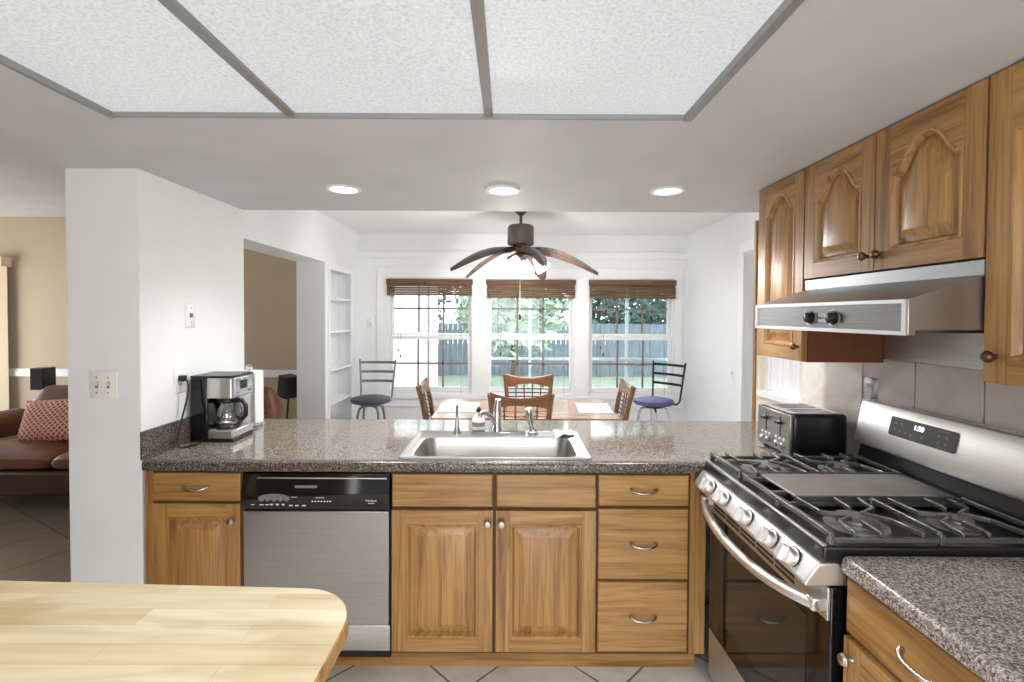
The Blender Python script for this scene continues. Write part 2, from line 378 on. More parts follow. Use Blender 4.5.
# kitchen ceiling with the opening for the light panel
PX0, PX1, PY0, PY1 = -1.18, 0.535, 0.2, 1.445
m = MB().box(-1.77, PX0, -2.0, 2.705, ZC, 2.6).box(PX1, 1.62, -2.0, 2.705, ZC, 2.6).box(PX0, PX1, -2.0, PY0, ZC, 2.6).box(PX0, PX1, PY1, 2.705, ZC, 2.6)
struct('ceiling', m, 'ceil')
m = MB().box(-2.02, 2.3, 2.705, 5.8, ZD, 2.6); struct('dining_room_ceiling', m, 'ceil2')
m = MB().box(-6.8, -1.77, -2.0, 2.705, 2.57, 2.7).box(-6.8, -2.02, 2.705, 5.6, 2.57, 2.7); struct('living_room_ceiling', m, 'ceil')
m = MB().box(-6.8, -2.01, 5.4, 5.55, 0, 2.57); struct('wall_living_room', m, 'beige')
m = MB().box(-6.8, -2.015, 5.375, 5.4, 0.80, 0.865).box(-6.8, -2.015, 5.385, 5.4, 0.865, 0.885); struct('trim_1', m, 'trim', bevel=0.004)   # chair rail
m = MB().box(-6.8, -6.65, -2.0, 2.6, 0, 2.57).box(-6.8, -6.65, 2.6, 5.2, 2.1, 2.57).box(-6.8, -6.65, 5.2, 5.4, 0, 2.57).box(-6.8, -1.9, -2.15, -2.0, 0, 2.57); struct('wall_light_baffle_side', m, 'beige')  # unseen walls added so daylight reaches the beige wall mainly from its far end
m = MB().box(-6.8, -2.015, 5.385, 5.4, 0, 0.1); struct('baseboard_living_room', m, 'trim')
# column between kitchen and living room
m = MB().box(-1.77, -1.476, 1.94, 2.705, 0, ZC); struct('wall_column', m, 'wall', bevel=0.004)
m = MB().box(-1.77, -0.75, -2.15, -2.0, 0, ZC).box(0.85, 1.47, -2.15, -2.0, 0, ZC); struct('wall_light_baffle_front', m, 'wall')  # unseen wall ends, added to cut the skylight coming from behind
# dining room side wall with wide opening and shelf niche
m = MB()
m.box(-2.01, -1.74, 2.705, 4.59, 2.0, 2.57); m.box(-2.01, -1.77, 2.5, 2.705, 0, 2.57)
m.box(-2.01, -1.74, 4.59, 4.66, 0, 2.57); m.box(-2.01, -1.74, 5.37, 5.63, 0, 2.57)
m.box(-2.01, -1.90, 4.66, 5.37, 0, 2.57); m.box(-1.90, -1.74, 4.66, 5.37, 1.97, 2.57); m.box(-1.90, -1.74, 4.66, 5.37, 0, 0.25)
struct('wall_left', m, 'wall')
# window wall
YB = 5.63
WX = [(-1.405, -0.43), (-0.255, 0.755), (0.929, 1.915)]
WZ0, WZ1 = 0.575, 1.93
m = MB().box(-2.01, 2.3, YB, YB + 0.17, 0, WZ0).box(-2.01, 2.3, YB, YB + 0.17, WZ1, 2.57)
for a, b in ((-2.01, WX[0][0]), (WX[0][1], WX[1][0]), (WX[1][1], WX[2][0]), (WX[2][1], 2.3)): m.box(a, b, YB, YB + 0.17, WZ0, WZ1)
struct('wall_back', m, 'wall')
m = MB().box(-1.74, 2.055, YB - 0.018, YB, 2.165, 2.235).box(-1.74, 2.055, YB - 0.03, YB, 2.235, 2.25); struct('trim_2', m, 'trim', bevel=0.003)
m = MB().box(-1.56, 2.03, YB - 0.045, YB, 0.535, 0.575).box(-1.56, 2.03, YB - 0.02, YB, 0.44, 0.535); struct('trim_3', m, 'trim', bevel=0.004)   # window stool
m = MB().box(-1.53, -1.405, YB - 0.016, YB, 0.575, 2.05).box(1.915, 2.0, YB - 0.016, YB, 0.575, 2.05).box(-1.405, 1.915, YB - 0.016, YB, 1.93, 2.05)
m.box(-0.43, -0.255, YB - 0.016, YB, 0.575, 1.93).box(0.755, 0.929, YB - 0.016, YB, 0.575, 1.93); struct('trim_4', m, 'trim', bevel=0.003)
m = MB().box(-1.74, 2.055, YB - 0.015, YB, 0, 0.11); struct('baseboard_back', m, 'trim', bevel=0.003)
# dining room other side wall, with a door opening cased in white
m = MB().box(2.055, 2.25, 4.22, YB, 0, 2.57).box(2.055, 2.25, 3.3, 4.22, 2.06, 2.57).box(2.055, 2.25, 2.76, 3.3, 0, 2.57).box(1.62, 2.25, 2.76, 2.9, 0, 2.57)
struct('wall_right', m, 'wall')
m = MB().box(2.03, 2.055, 4.22, 4.31, 0, 2.06).box(2.03, 2.055, 3.21, 3.3, 0, 2.06).box(2.03, 2.055, 3.21, 4.31, 2.06, 2.15); struct('trim_5', m, 'trim', bevel=0.004)
d = struct('door_1', MB().box(2.12, 2.16, 3.31, 4.21, 0.005, 2.05), plain('grey_white_door', srgb(206, 207, 208), 0.45), bevel=0.002)
for z0, z1 in ((0.2, 0.9), (1.05, 1.9)):
    for y0, y1 in ((3.42, 3.72), (3.80, 4.10)): MB().box(2.112, 2.121, y0, y1, z0, z1).build('door_panel', 'trim', d, bevel=0.004)
# kitchen wall behind range, with a small window beyond the cabinets
XW = 1.468
m = MB().box(XW, 1.62, -3.0, 2.42, 0, 2.6).box(XW, 1.62, 2.42, 2.87, 0, 1.06).box(XW, 1.62, 2.42, 2.87, 1.86, 2.57).box(XW, 1.62, 2.83, 2.87, 1.06, 1.86)
struct('wall_kitchen', m, plain('cream_wall_paint', srgb(232, 222, 204), 0.5))
m = MB().box(XW - 0.012, 1.63, 2.872, 2.892, 0, 2.07); struct('trim_6', m, 'oakZ')
wn4 = struct('window_4', MB().box(1.50, 1.56, 2.42, 2.445, 1.06, 1.86).box(1.50, 1.56, 2.805, 2.83, 1.06, 1.86).box(1.50, 1.56, 2.445, 2.805, 1.83, 1.86).box(1.45, 1.60, 2.42, 2.83, 1.045, 1.075), 'trim')
MB().box(1.532, 1.536, 2.44, 2.81, 1.07, 1.84).build('pane', 'glass', wn4)
m = MB(); L = []
for k in range(61):
    y = 2.447 + 0.356 * k / 60; x = 1.512 + 0.006 * math.sin(k * 0.9) + 0.003 * math.sin(k * 0.37); L.append([(x, y, 1.078), (x + 0.0015, y, 1.078), (x + 0.0015, y, 1.83), (x, y, 1.83)])
m.loops(L).build('sheer_curtain', plain('white_sheer', srgb(240, 240, 244), 0.8), wn4)
# tiles on the kitchen wall
m = MB().box(XW - 0.004, XW, -0.6, 1.99, 0.90, 1.355); o = struct('wall_tile_grout', m, 'grout')
m = MB()
for k in range(10):
    y1 = 1.990 - k * 0.255
    for z0, z1 in ((0.9, 1.088), (1.094, 1.34)): m.box(XW - 0.010, XW - 0.002, y1 - 0.249, y1, z0, z1)
struct('wall_tile', m, 'walltile', bevel=0.002)
m = MB().box(XW - 0.010, XW, 2.0, 2.40, 0.912, 1.33); struct('wall_tile_marble', m, 'marble', bevel=0.002)

# windows in the dining room
for i, (a, b) in enumerate(WX):
    mid = 1.235; y = YB
    fr = MB()
    for x0, x1, z0, z1 in ((a, a + 0.018, WZ0, WZ1), (b - 0.018, b, WZ0, WZ1), (a + 0.018, b - 0.018, WZ1 - 0.03, WZ1), (a + 0.018, b - 0.018, WZ0, WZ0 + 0.035)): fr.box(x0, x1, y + 0.01, y + 0.16, z0, z1)
    root = struct('window_%d' % (i + 1), fr, 'trim', bevel=0.003)
    a2, b2 = a + 0.019, b - 0.019
    for nm, z0, z1, yy in (('lower_sash', WZ0 + 0.037, mid + 0.03, y + 0.04), ('upper_sash', mid + 0.032, WZ1 - 0.032, y + 0.085)):
        s = MB(); t = 0.030
        s.box(a2, a2 + t, yy, yy + 0.035, z0, z1).box(b2 - t, b2, yy, yy + 0.035, z0, z1).box(a2 + t, b2 - t, yy, yy + 0.035, z0, z0 + (0.05 if nm[0] == 'l' else 0.025)).box(a2 + t, b2 - t, yy, yy + 0.035, z1 - 0.045, z1)
        so = s.build(nm, 'trim', root, bevel=0.003)
        MB().box(a2 + t, b2 - t, yy + 0.020, yy + 0.024, z0 + 0.02, z1 - 0.02).build('pane', 'glass', so)
        g = MB(); zc = (z0 + z1) / 2
        for k in (1, 2):
            x = a2 + t + (b2 - a2 - 2 * t) * k / 3; g.box(x - 0.011, x + 0.011, yy + 0.006, yy + 0.016, z0 + 0.03, z1 - 0.04)
        g.box(a2 + t, b2 - t, yy + 0.006, yy + 0.016, zc - 0.011, zc + 0.011)
        g.build('muntin_grid', 'muntin', so)
    if i:
        s = MB(); xc = (a + b) / 2 + (-0.02 if i == 2 else 0.0)
        s.box(xc - 0.017, xc + 0.017, y + 0.135, y + 0.15, WZ0 + 0.03, WZ1 - 0.03).box(a2, xc - 0.017, y + 0.135, y + 0.15, 0.975, 1.005).box(xc + 0.017, b2, y + 0.135, y + 0.15, 0.975, 1.005)
        s.build('storm_frame', 'trim', root)
# bamboo blinds drawn up
BL = ['rolled up bamboo blind on the window nearest the built-in shelves', 'rolled up bamboo blind on the middle window behind the fan lights', 'rolled up bamboo blind on the window by the blue-seated stool']
for i, (a, b) in enumerate(WX):
    t = thing('bamboo_blind', BL[i], 'blind', ((a + b) / 2, YB - 0.03, 1.92), 'bamboo blinds over the dining windows')
    drop = 0.0 if i < 1 else 0.02
    MB().box(a - 0.01, b + 0.01, YB - 0.05, YB - 0.017, 1.858, 1.918).build('valance', 'bamboo', t, bevel=0.003)
    s = MB()
    for k in range(5):
        z = 1.855 - k * 0.026 - drop; s.box(a, b, YB - 0.058 + 0.006 * (k % 2), YB - 0.022, z - 0.023, z)
    if drop: s.box(a, b, YB - 0.036, YB - 0.032, 1.83, 1.86)
    s.build('folded_slats', 'bamboo', t, bevel=0.004)
    for xx, zl in ((a + 0.13, 1.12 if i == 0 else 1.16), (a + 0.16, 1.05 if i == 0 else 1.08)):
        c = MB().tube([(xx, YB - 0.055, 1.74), (xx, YB - 0.055, zl)], 0.0022, 6).build('cord', 'rope', t)
        MB().lathe([(0.004, 0), (0.010, 0.012), (0.008, 0.03), (0.003, 0.04)], (xx, YB - 0.055, zl - 0.04), n=10).build('cord_knob', 'black', c)
    MB().tube([(b - 0.12, YB - 0.055, 1.74), (b - 0.12, YB - 0.055, 0.60)], 0.0022, 6).build('cord', 'rope', t)

# built-in shelves in the niche
t = thing('built_in_shelf', 'white built-in shelves recessed in the dining room side wall', 'shelf', (-1.82, 5.0, 0.25))
for z in (0.30, 0.62, 0.95, 1.33, 1.66): MB().box(-1.895, -1.735, 4.665, 5.365, z - 0.011, z + 0.011).build('shelf_board', 'trim', t, bevel=0.002)
MB().box(-1.745, -1.728, 4.655, 4.70, 0.25, 1.99).box(-1.745, -1.728, 5.33, 5.38, 0.25, 1.99).box(-1.745, -1.728, 4.70, 5.33, 1.94, 1.99).build('face_frame', 'trim', t, bevel=0.002)
MB().box(-1.90, -1.889, 4.665, 5.365, 0.25, 1.965).build('back_board', 'trim', t)

# ------------------------------------------------------------------ ceiling light panel and downlights
t = thing('ceiling_light_panel', 'three-section flush ceiling light panel with pebbled white diffusers', 'ceiling light', ((PX0 + PX1) / 2, (PY0 + PY1) / 2, ZC))
gray = plain('aluminium_grid', srgb(150, 150, 149), 0.4, 0.3)
m = MB(); e = 0.022
m.box(PX0, PX0 + 0.011, PY0, PY1, ZC - 0.004, ZC + 0.05).box(PX1 - e, PX1, PY0, PY1, ZC - 0.004, ZC + 0.05).box(PX0 + 0.011, PX1 - e, PY0, PY0 + e, ZC - 0.004, ZC + 0.05).box(PX0 + 0.011, PX1 - e, PY1 - 0.007, PY1, ZC - 0.001, ZC + 0.05)
m.build('frame', gray, t)
xs = [PX0 + 0.011, -0.645, -0.063, PX1 - e]
for x in xs[1:3]: MB().box(x - 0.013, x + 0.013, PY0 + e, PY1 - 0.012, ZC + 0.004, ZC + 0.04).build('divider', gray, t)
for k in range(3):
    x0, x1 = xs[k] + (0.013 if k else 0), xs[k + 1] - (0.013 if k < 2 else 0)
    MB().box(x0, x1, PY0 + e, PY1 - 0.007, ZC + 0.014, ZC + 0.022).build('diffuser', 'prism', t)
for x, lab in ((-0.762, 'lit recessed downlight over the dishwasher side of the counter'), (-0.032, 'lit recessed downlight above the sink, middle of three'), (0.725, 'lit recessed downlight beside the wall cabinets')):
    t = thing('recessed_light', lab, 'ceiling light', (x, 2.24, ZC), 'recessed ceiling lights')
    MB().lathe([(0.080, 0.0), (0.080, -0.006), (0.062, -0.008), (0.058, -0.001)], (x, 2.24, ZC), cap0=False, cap1=False).build('trim_ring', 'white', t)
    MB().lathe([(0.001, -0.003), (0.060, -0.003), (0.058, -0.001)], (x, 2.24, ZC), cap1=False).build('lens', 'downlight', t)
    for dy in (0, -2.75): lamp('downlight_and_fill_lamp', 'SPOT', (x, 2.24 + dy, ZC - 0.03), 38 if not dy else 44, spot_size=R(130 if not dy else 150), spot_blend=0.8, shadow_soft_size=0.06)  # second row is fill spots added behind the camera, without fixtures

# ------------------------------------------------------------------ cabinet doors, drawers, pulls
def offset_loop(pts, d):
    n = len(pts); out = []
    for i in range(n):
        p0, p1, p2 = Vector(pts[i - 1]), Vector(pts[i]), Vector(pts[(i + 1) % n])
        e1 = (p1 - p0).normalized(); e2 = (p2 - p1).normalized()
        n1 = Vector((-e1.y, e1.x)); n2 = Vector((-e2.y, e2.x)); b = n1 + n2
        if b.length < 1e-5: b = n1.copy()
        b.normalize(); k = d / max(0.45, b.dot(n1)); out.append((p1.x + b.x * k, p1.y + b.y * k))
    return out
def door_parts(name, mapf, u0, u1, v0, v1, parent, gv, gh, t=0.022, st=0.057, arch=0.0):
    """raised panel door: stiles, rails (arched when asked) and a bevelled centre panel"""
    a, b = u0 + st, u1 - st; vb = v0 + st; vt = v1 - st
    K = 28 if arch else 1
    def bell(q):
        k = max(0.0, (0.92 - q) / 0.92); k = k * k * (3 - 2 * k)
        return arch * (math.sin(PI / 2 * k) - 1.0) if arch else 0.0
    def inset(d):
        top = [((b - d) + ((a + d) - (b - d)) * k / K, vt - d + bell(abs(2.0 * k / K - 1))) for k in range(K + 1)]
        return [(a + d, vb + d), (b - d, vb + d)] + top
    top = inset(0.0)[2:]
    mb = MB()
    def prism(poly, mi): mb.loops([[mapf(u, v, 0.0) for u, v in poly], [mapf(u, v, t) for u, v in poly]], mi)
    g = 0.0006
    prism([(u0, v0), (a - g, v0), (a - g, v1), (u0, v1)], 0); prism([(b + g, v0), (u1, v0), (u1, v1), (b + g, v1)], 0)
    prism([(a, v0), (b, v0), (b, vb), (a, vb)], 1); prism([(a, v1)] + top[::-1] + [(b, v1)], 1)
    o = mb.build(name, [gv, gh], parent, ang=25)
    pm = MB()
    w_ = 0.6 if b - a < 0.16 else 1.0
    seq = [(0.0, t + 0.0005), (0.003 * w_, t + 0.003), (0.009 * w_, t + 0.002), (0.014 * w_, t - 0.010), (0.018 * w_, t - 0.016), (0.023 * w_, t - 0.015), (0.050 * w_, t - 0.003), (0.053 * w_, t - 0.002)]
    pm.loops([[mapf(u, v, z_) for u, v in inset(d)] for d, z_ in seq], cap0=False)
    pm.build('raised_panel', gv, o, ang=25)
    return o
def slab(name, mapf, u0, u1, v0, v1, parent, mat, t=0.02):
    poly = [(u0, v0), (u1, v0), (u1, v1), (u0, v1)]
    mb = MB().loops([[mapf(u, v, w) for u, v in offset_loop(poly, d)] for d, w in ((0, 0), (0, t - 0.006), (0.002, t - 0.002), (0.006, t))])
    return mb.build(name, mat, parent, ang=25)
def knob(mapf, u, v, t, parent, mat='nickel', r=0.015):
    ax = Vector(mapf(0, 0, 1)) - Vector(mapf(0, 0, 0))
    c = mapf(u, v, t); axis = 'Y' if abs(ax.y) > 0.5 else 'X'
    return MB().lathe([(r * 0.55, 0), (r * 0.4, 0.006), (r * 0.4, 0.012), (r, 0.017), (r * 1.05, 0.022), (r * 0.8, 0.028), (r * 0.3, 0.030)], c, axis, n=18).build('knob', mat, parent)
def pull(mapf, u, v, t, parent, mat='nickel', L=0.052):
    pts, rs = [], []
    for k in range(17):
        s = -1 + 2 * k / 16
        pts.append(mapf(u + L * s, v - 0.006 * (1 - s * s) + 0.004 * abs(s) ** 6, t + 0.004 + 0.022 * (1 - s ** 4)))
        rs.append(0.0045 + 0.0035 * math.exp(-((abs(s) - 0.92) / 0.13) ** 2) + 0.0012 * (1 - s * s))
    return MB().tube(pts, rs, 10).build('pull_handle', mat, parent)

YF = 1.956
def FR(u, v, w_): return (u, YF - w_, v)
# -- small base cabinet by the column
ZT = 0.871
t = thing('base_cabinet', 'narrow oak base cabinet beside the white column with one drawer and one door', 'cabinet', (-1.27, 2.2, 0.0), 'oak base cabinets under the peninsula')
MB().box(-1.474, -1.074, YF, 2.62, 0.12, ZT).build('carcass', 'oakdark', t)
MB().box(-1.466, -1.434, YF - 0.012, YF, 0.125, ZT).build('filler_strip', 'oakZ', t)
dr = slab('drawer_front', FR, -1.430, -1.078, 0.747, 0.862, t, 'oakX'); pull(FR, -1.254, 0.806, 0.02, dr)
do = door_parts('door', FR, -1.430, -1.078, 0.14, 0.738, t, 'oakZ', 'oakX'); knob(FR, -1.107, 0.672, 0.02, do)
# -- dishwasher
t = thing('dishwasher', 'stainless dishwasher with black control panel under the counter', 'dishwasher', (-0.772, 2.2, 0.0))
X0, X1 = -1.068, -0.476
MB().box(X0, X1, YF + 0.002, 2.55, 0.10, ZT).build('cabinet_shell', 'black', t)
cp = MB(); cp.prism([(YF - 0.022, 0.716), (YF - 0.032, 0.735), (YF - 0.032, 0.79), (YF - 0.018, 0.845), (YF - 0.018, 0.862), (YF + 0.001, 0.862), (YF + 0.001, 0.716)], 'yz', X0, X1)
cp = cp.build('control_panel', 'blackgloss', t, bevel=0.002)
MB().box(X0 + 0.06, X1 - 0.012, YF - 0.024, YF - 0.017, 0.842, 0.847).build('panel_trim', 'steelX', cp)
MB().box(-0.855, -0.765, YF - 0.028, YF - 0.0265, 0.806, 0.817).build('door_latch', 'grey', cp)
m = MB()
base = [(-0.998 + 0.125 * k / 10, 0.772 + 0.012 * math.sin(PI * k / 10) ** 0.6) for k in range(11)]
low = [(-0.873 - 0.0125 * k, 0.762 - (0.010 if k % 2 else 0.0)) for k in range(0, 11)]
m.loops([[(u, YF - 0.0325, v) for u, v in base + low], [(u, YF - 0.034, v) for u, v in base + low]])
m.build('cycle_dial_scale', 'grey', cp)
def ink(name, x0, x1, z0, z1): MB().box(x0, x1, YF - 0.0335, YF - 0.0318, z0, z1).build(name, 'ink', cp)
for x in (-1.022, -0.985, -0.963): ink('cycle_label', x - 0.008, x + 0.008, 0.7385, 0.7415)
for x in (-0.945, -0.922, -0.899): MB().prism([(x - 0.008, 0.744), (x + 0.008, 0.744), (x, 0.735)], 'xz', YF - 0.0335, YF - 0.0318).build('cycle_pointer', 'ink', cp)
for x in (-0.868, -0.845, -0.815): ink('option_label', x - 0.007, x + 0.007, 0.735, 0.740)
for k in range(7): ink('status_light', -0.785 + k * 0.012, -0.779 + k * 0.012, 0.752, 0.757)
ink('status_label', -0.770, -0.735, 0.768, 0.770); ink('option_label', -0.868, -0.842, 0.770, 0.772)
text_mesh('Whirlpool', 0.0105, (-0.548, YF - 0.0325, 0.758), (1, 0, 0), (0, 0, 1), 'maker_logo', 'ink', cp)
MB().box(-0.559, -0.535, YF - 0.0335, YF - 0.0318, 0.746, 0.7485).build('logo_underline', 'ink', cp)
MB().box(X0 + 0.002, X1 - 0.002, YF - 0.024, YF + 0.001, 0.245, 0.712).build('door', 'steelZ', t, bevel=0.004)
MB().box(X0 + 0.002, X1 - 0.002, YF - 0.006, YF + 0.001, 0.130, 0.236).build('kick_panel', 'steelX', t, bevel=0.003)
# -- sink cabinet
t = thing('base_cabinet', 'wide oak sink base cabinet with two false fronts over two doors', 'cabinet', (-0.056, 2.2, 0), 'oak base cabinets under the peninsula')
MB().box(-0.472, 0.358, YF, 2.62, 0.12, 0.70).box(-0.472, 0.358, YF, YF + 0.03, 0.70, ZT).build('carcass', 'oakdark', t)
slab('false_front', FR, -0.468, -0.062, 0.728, 0.862, t, 'oakX'); slab('false_front', FR, -0.048, 0.354, 0.728, 0.862, t, 'oakX')
do = door_parts('door', FR, -0.468, -0.062, 0.14, 0.716, t, 'oakZ', 'oakX'); knob(FR, -0.082, 0.668, 0.02, do, r=0.015)
do = door_parts('door', FR, -0.048, 0.354, 0.14, 0.716, t, 'oakZ', 'oakX'); knob(FR, -0.026, 0.668, 0.02, do, r=0.015)
# -- drawer cabinet
t = thing('base_cabinet', 'oak three-drawer base cabinet next to the range', 'cabinet', (0.55, 2.2, 0), 'oak base cabinets under the peninsula')
MB().box(0.359, 0.80, YF, 2.62, 0.12, ZT).build('carcass', 'oakdark', t)
for z0, z1 in ((0.736, 0.862), (0.437, 0.724), (0.14, 0.427)):
    dr = slab('drawer', FR, 0.364, 0.728, z0, z1, t, 'oakX'); pull(FR, 0.546, (z0 + z1) / 2 + 0.003, 0.02, dr)
MB().box(0.736, 0.80, YF - 0.012, YF, 0.13, 0.868).build('filler_strip', 'oakZ', t)
o = MB().box(-0.47, 0.80, 2.045, 2.06, 0.0, 0.119).box(-1.474, -1.07, 2.045, 2.06, 0, 0.119).box(-1.07, -0.47, 2.045, 2.06, 0, 0.099).build('toe_kick_board', 'oakX')
tag(o, 'oak toe kick board along the floor under the peninsula cabinets', 'toe kick')

# -- peninsula countertop with sink cut-out, plus the run behind the range
CT0, CT1 = 0.872, 0.912
SX0, SX1, SY0, SY1 = -0.435, 0.325, 1.985, 2.425
t = thing('countertop', 'dark speckled granite-look peninsula countertop with the sink set in it', 'countertop', (0, 2.3, CT0))
m = MB()
yf, yb = 1.925, 2.725
# top surface as a ring around the sink cut-out, front edge rounded
def nose(x0, x1):
    prof = [(yf + 0.035, CT0), (yf + 0.004, CT0), (yf, CT0 + 0.006), (yf, CT1 - 0.012), (yf + 0.004, CT1 - 0.004), (yf + 0.012, CT1), (yf + 0.035, CT1)]
    m.prism(prof, 'yz', x0, x1, 1)
nose(-1.464, 0.80)
m.box(-1.474, SX0, yf + 0.035, yb, CT0, CT1).box(SX1, XW - 0.012, yf + 0.035, yb, CT0, CT1).box(SX0, SX1, yf + 0.035, SY0, CT0, CT1).box(SX0, SX1, SY1, yb, CT0, CT1)
m.build('slab', ['laminate', 'lamedge'], t, ang=50)
MB().box(-1.4755, -1.463, yf + 0.005, 2.70, CT1, 1.028).build('backsplash', ['lamedge'], t, bevel=0.003)
m = MB().box(-1.0, XW - 0.012, 2.64, 2.68, 0.0, CT0 - 0.0); struct('wall_peninsula', m, 'wall')

# -- counter and cabinet beyond the range, towards the camera
XB = 0.848
def RT(u, v, w_): return (XB - w_, u, v)
t = thing('countertop', 'grey speckled counter beside the front of the range', 'countertop', (1.15, 0.4, CT0))
m = MB().prism([(0.823 + 0.03, CT0), (0.823 + 0.004, CT0), (0.823, CT0 + 0.006), (0.823, CT1 - 0.014), (0.827, CT1 - 0.005), (0.836, CT1), (0.853, CT1)], 'xz', -0.7, 1.183)
m.box(0.853, XW - 0.011, -0.7, 1.183, CT0, CT1)
m.build('slab', 'lam2', t, ang=50)
t = thing('base_cabinet', 'oak base cabinet with bow pull drawer under the grey counter by the range', 'cabinet', (1.15, 0.9, 0))
MB().box(XB, 1.45, 0.25, 1.18, 0.12, ZT).box(XB + 0.09, 1.45, 0.25, 1.18, 0.0, 0.12).build('carcass', 'oakdark', t)
dr = slab('drawer_front', RT, 0.72, 1.174, 0.733, 0.866, t, 'oakY'); pull(RT, 0.945, 0.806, 0.02, dr, L=0.055)
do = door_parts('door', RT, 0.72, 1.174, 0.14, 0.722, t, 'oakZ', 'oakY'); knob(RT, 1.148, 0.678, 0.02, do)
dr = slab('drawer_front', RT, 0.26, 0.71, 0.733, 0.866, t, 'oakY'); pull(RT, 0.485, 0.806, 0.02, dr, L=0.055)
do = door_parts('door', RT, 0.26, 0.71, 0.14, 0.722, t, 'oakZ', 'oakY')

# -- wall cabinets
XU = 1.165
def RU(u, v, w_): return (XU - w_, u, v)
def wallcab(label, y0, y1, z0, doors, side='oakside'):
    t = thing('wall_cabinet', label, 'cabinet', (1.33, (y0 + y1) / 2, z0), 'oak wall cabinets along the ceiling')
    MB().box(XU, XW - 0.001, y0, y1, z0, ZC - 0.002).build('carcass', side, t)
    MB().box(XU - 0.003, XU, y0, y1, z0, ZC - 0.002).build('face_frame', 'oakdark', t)
    for a, b, kn in doors:
        do = door_parts('door', lambda u, v, w_: RU(u, v, w_ + 0.003), a, b, z0 + 0.003, ZC - 0.006, t, 'oakZ', 'oakY', arch=0.085 if b - a > 0.34 else 0.07, st=0.055)
        if kn: knob(RU, kn[0], kn[1], 0.023, do, 'bronze', 0.0135)
    return t
t = wallcab('tall narrow oak wall cabinet at the far end of the range hood', 1.885, 2.23, 1.325, [(1.889, 2.226, (1.912, 1.385))])
MB().box(XU - 0.02, XU + 0.06, 2.23, 2.236, 1.325, ZC - 0.002).build('side_panel', 'oakZ', t)
wallcab('short two-door oak wall cabinet above the range hood', 1.168, 1.883, 1.645, [(1.171, 1.519, (1.494, 1.695)), (1.524, 1.880, (1.549, 1.695))])
wallcab('tall oak wall cabinet above the grey counter', 0.42, 1.166, 1.345, [(0.80, 1.163, (1.135, 1.41)), (0.424, 0.796, None)])

# ------------------------------------------------------------------ range hood
t = thing('range_hood', 'stainless under-cabinet range hood with two black knobs', 'range hood', (1.22, 1.52, 1.460))
HY0, HY1, HX = 1.170, 1.880, 0.962
m = MB().prism([(XW - 0.012, 1.643), (1.144, 1.643), (1.144, 1.604), (HX, 1.546), (HX, 1.457), (HX + 0.02, 1.457), (HX + 0.02, 1.470), (XW - 0.012, 1.470)], 'xz', HY0, HY1)
m.build('canopy', steel('hood_steel', (0.46, 0.475, 0.495), 0.36, 'Y', 0.05), t, bevel=0.002)
m = MB(); e = 0.011
m.box(HX - 0.008, HX, HY0, HY1, 1.535, 1.546).box(HX - 0.008, HX, HY0, HY1, 1.457, 1.468).box(HX - 0.008, HX, HY0, HY0 + e, 1.468, 1.535).box(HX - 0.008, HX, HY1 - e, HY1, 1.468, 1.535)
m.build('front_frame', 'steelLight', t, bevel=0.001)
MB().box(HX - 0.002, HX + 0.0, HY0 + e, HY1 - e, 1.468, 1.535).build('control_strip', 'steelDark', t)
for y in (1.540, 1.432):
    k = MB().lathe([(0.021, 0), (0.021, 0.003), (0.017, 0.004), (0.016, 0.018), (0.013, 0.020)], (HX - 0.002, y, 1.499), 'X', n=20).build('knob', 'black', t)
    MB().lathe([(0.026, 0), (0.026, 0.002), (0.021, 0.0025)], (HX - 0.002, y + 0.004, 1.499), 'X', n=20, cap1=False).build('knob_ring', 'chrome', k)
m = MB()
for y0, y1, z in ((1.463, 1.507, 1.506), (1.461, 1.509, 1.490)):
    n = 5
    for k in range(n):
        a = y0 + (y1 - y0) * k / n; m.box(HX - 0.0035, HX - 0.0015, a, a + (y1 - y0) / n * 0.82, z - 0.004 - 0.001 * (k % 2), z + 0.004 + 0.0015 * ((k + 1) % 2))
m.build('maker_mark', 'ink', t)
MB().box(HX + 0.05, XW - 0.05, HY0 + 0.06, HY1 - 0.06, 1.462, 1.470).build('filter', 'steelDark', t)
o = MB().box(XW - 0.0115, XW - 0.0035, 1.172, 1.88, 1.341, 1.4695).build('splash_plate', 'steelY'); tag(o, 'stainless splash plate on the wall between hood and tiles', 'splash plate')

# ------------------------------------------------------------------ range
t = thing('gas_range', 'stainless and black freestanding gas range with cast iron grates', 'stove', (1.13, 1.57, 0))
GY0, GY1, GX = 1.191, 1.922, 0.80
MB().box(0.85, 1.455, GY0, GY1, 0.06, 0.90).build('body', 'black', t, bevel=0.003)
for x in (0.90, 1.40):
    for y in (GY0 + 0.05, GY1 - 0.05): MB().cyl((x, y, 0), (x, y, 0.065), 0.018).build('foot', 'black', t)
MB().box(0.783, 1.455, GY0, GY1, 0.890, 0.931).build('cooktop', 'black', t, bevel=0.006)
MB().box(0.785, 0.795, GY0 + 0.004, GY1 - 0.004, 0.930, 0.9345).build('front_rail', 'steelY', t, bevel=0.001)
pn = MB().prism([(0.80, 0.890), (0.772, 0.888), (0.738, 0.842), (0.740, 0.832), (0.80, 0.832), (0.853, 0.832), (0.853, 0.888)], 'xz', GY0, GY1).build('control_panel', 'steelLight', t, bevel=0.004)
nrm = Vector((-0.059, 0, 0.032)).normalized(); ax2 = Vector((0, 1, 0)); ax3 = nrm.cross(ax2)
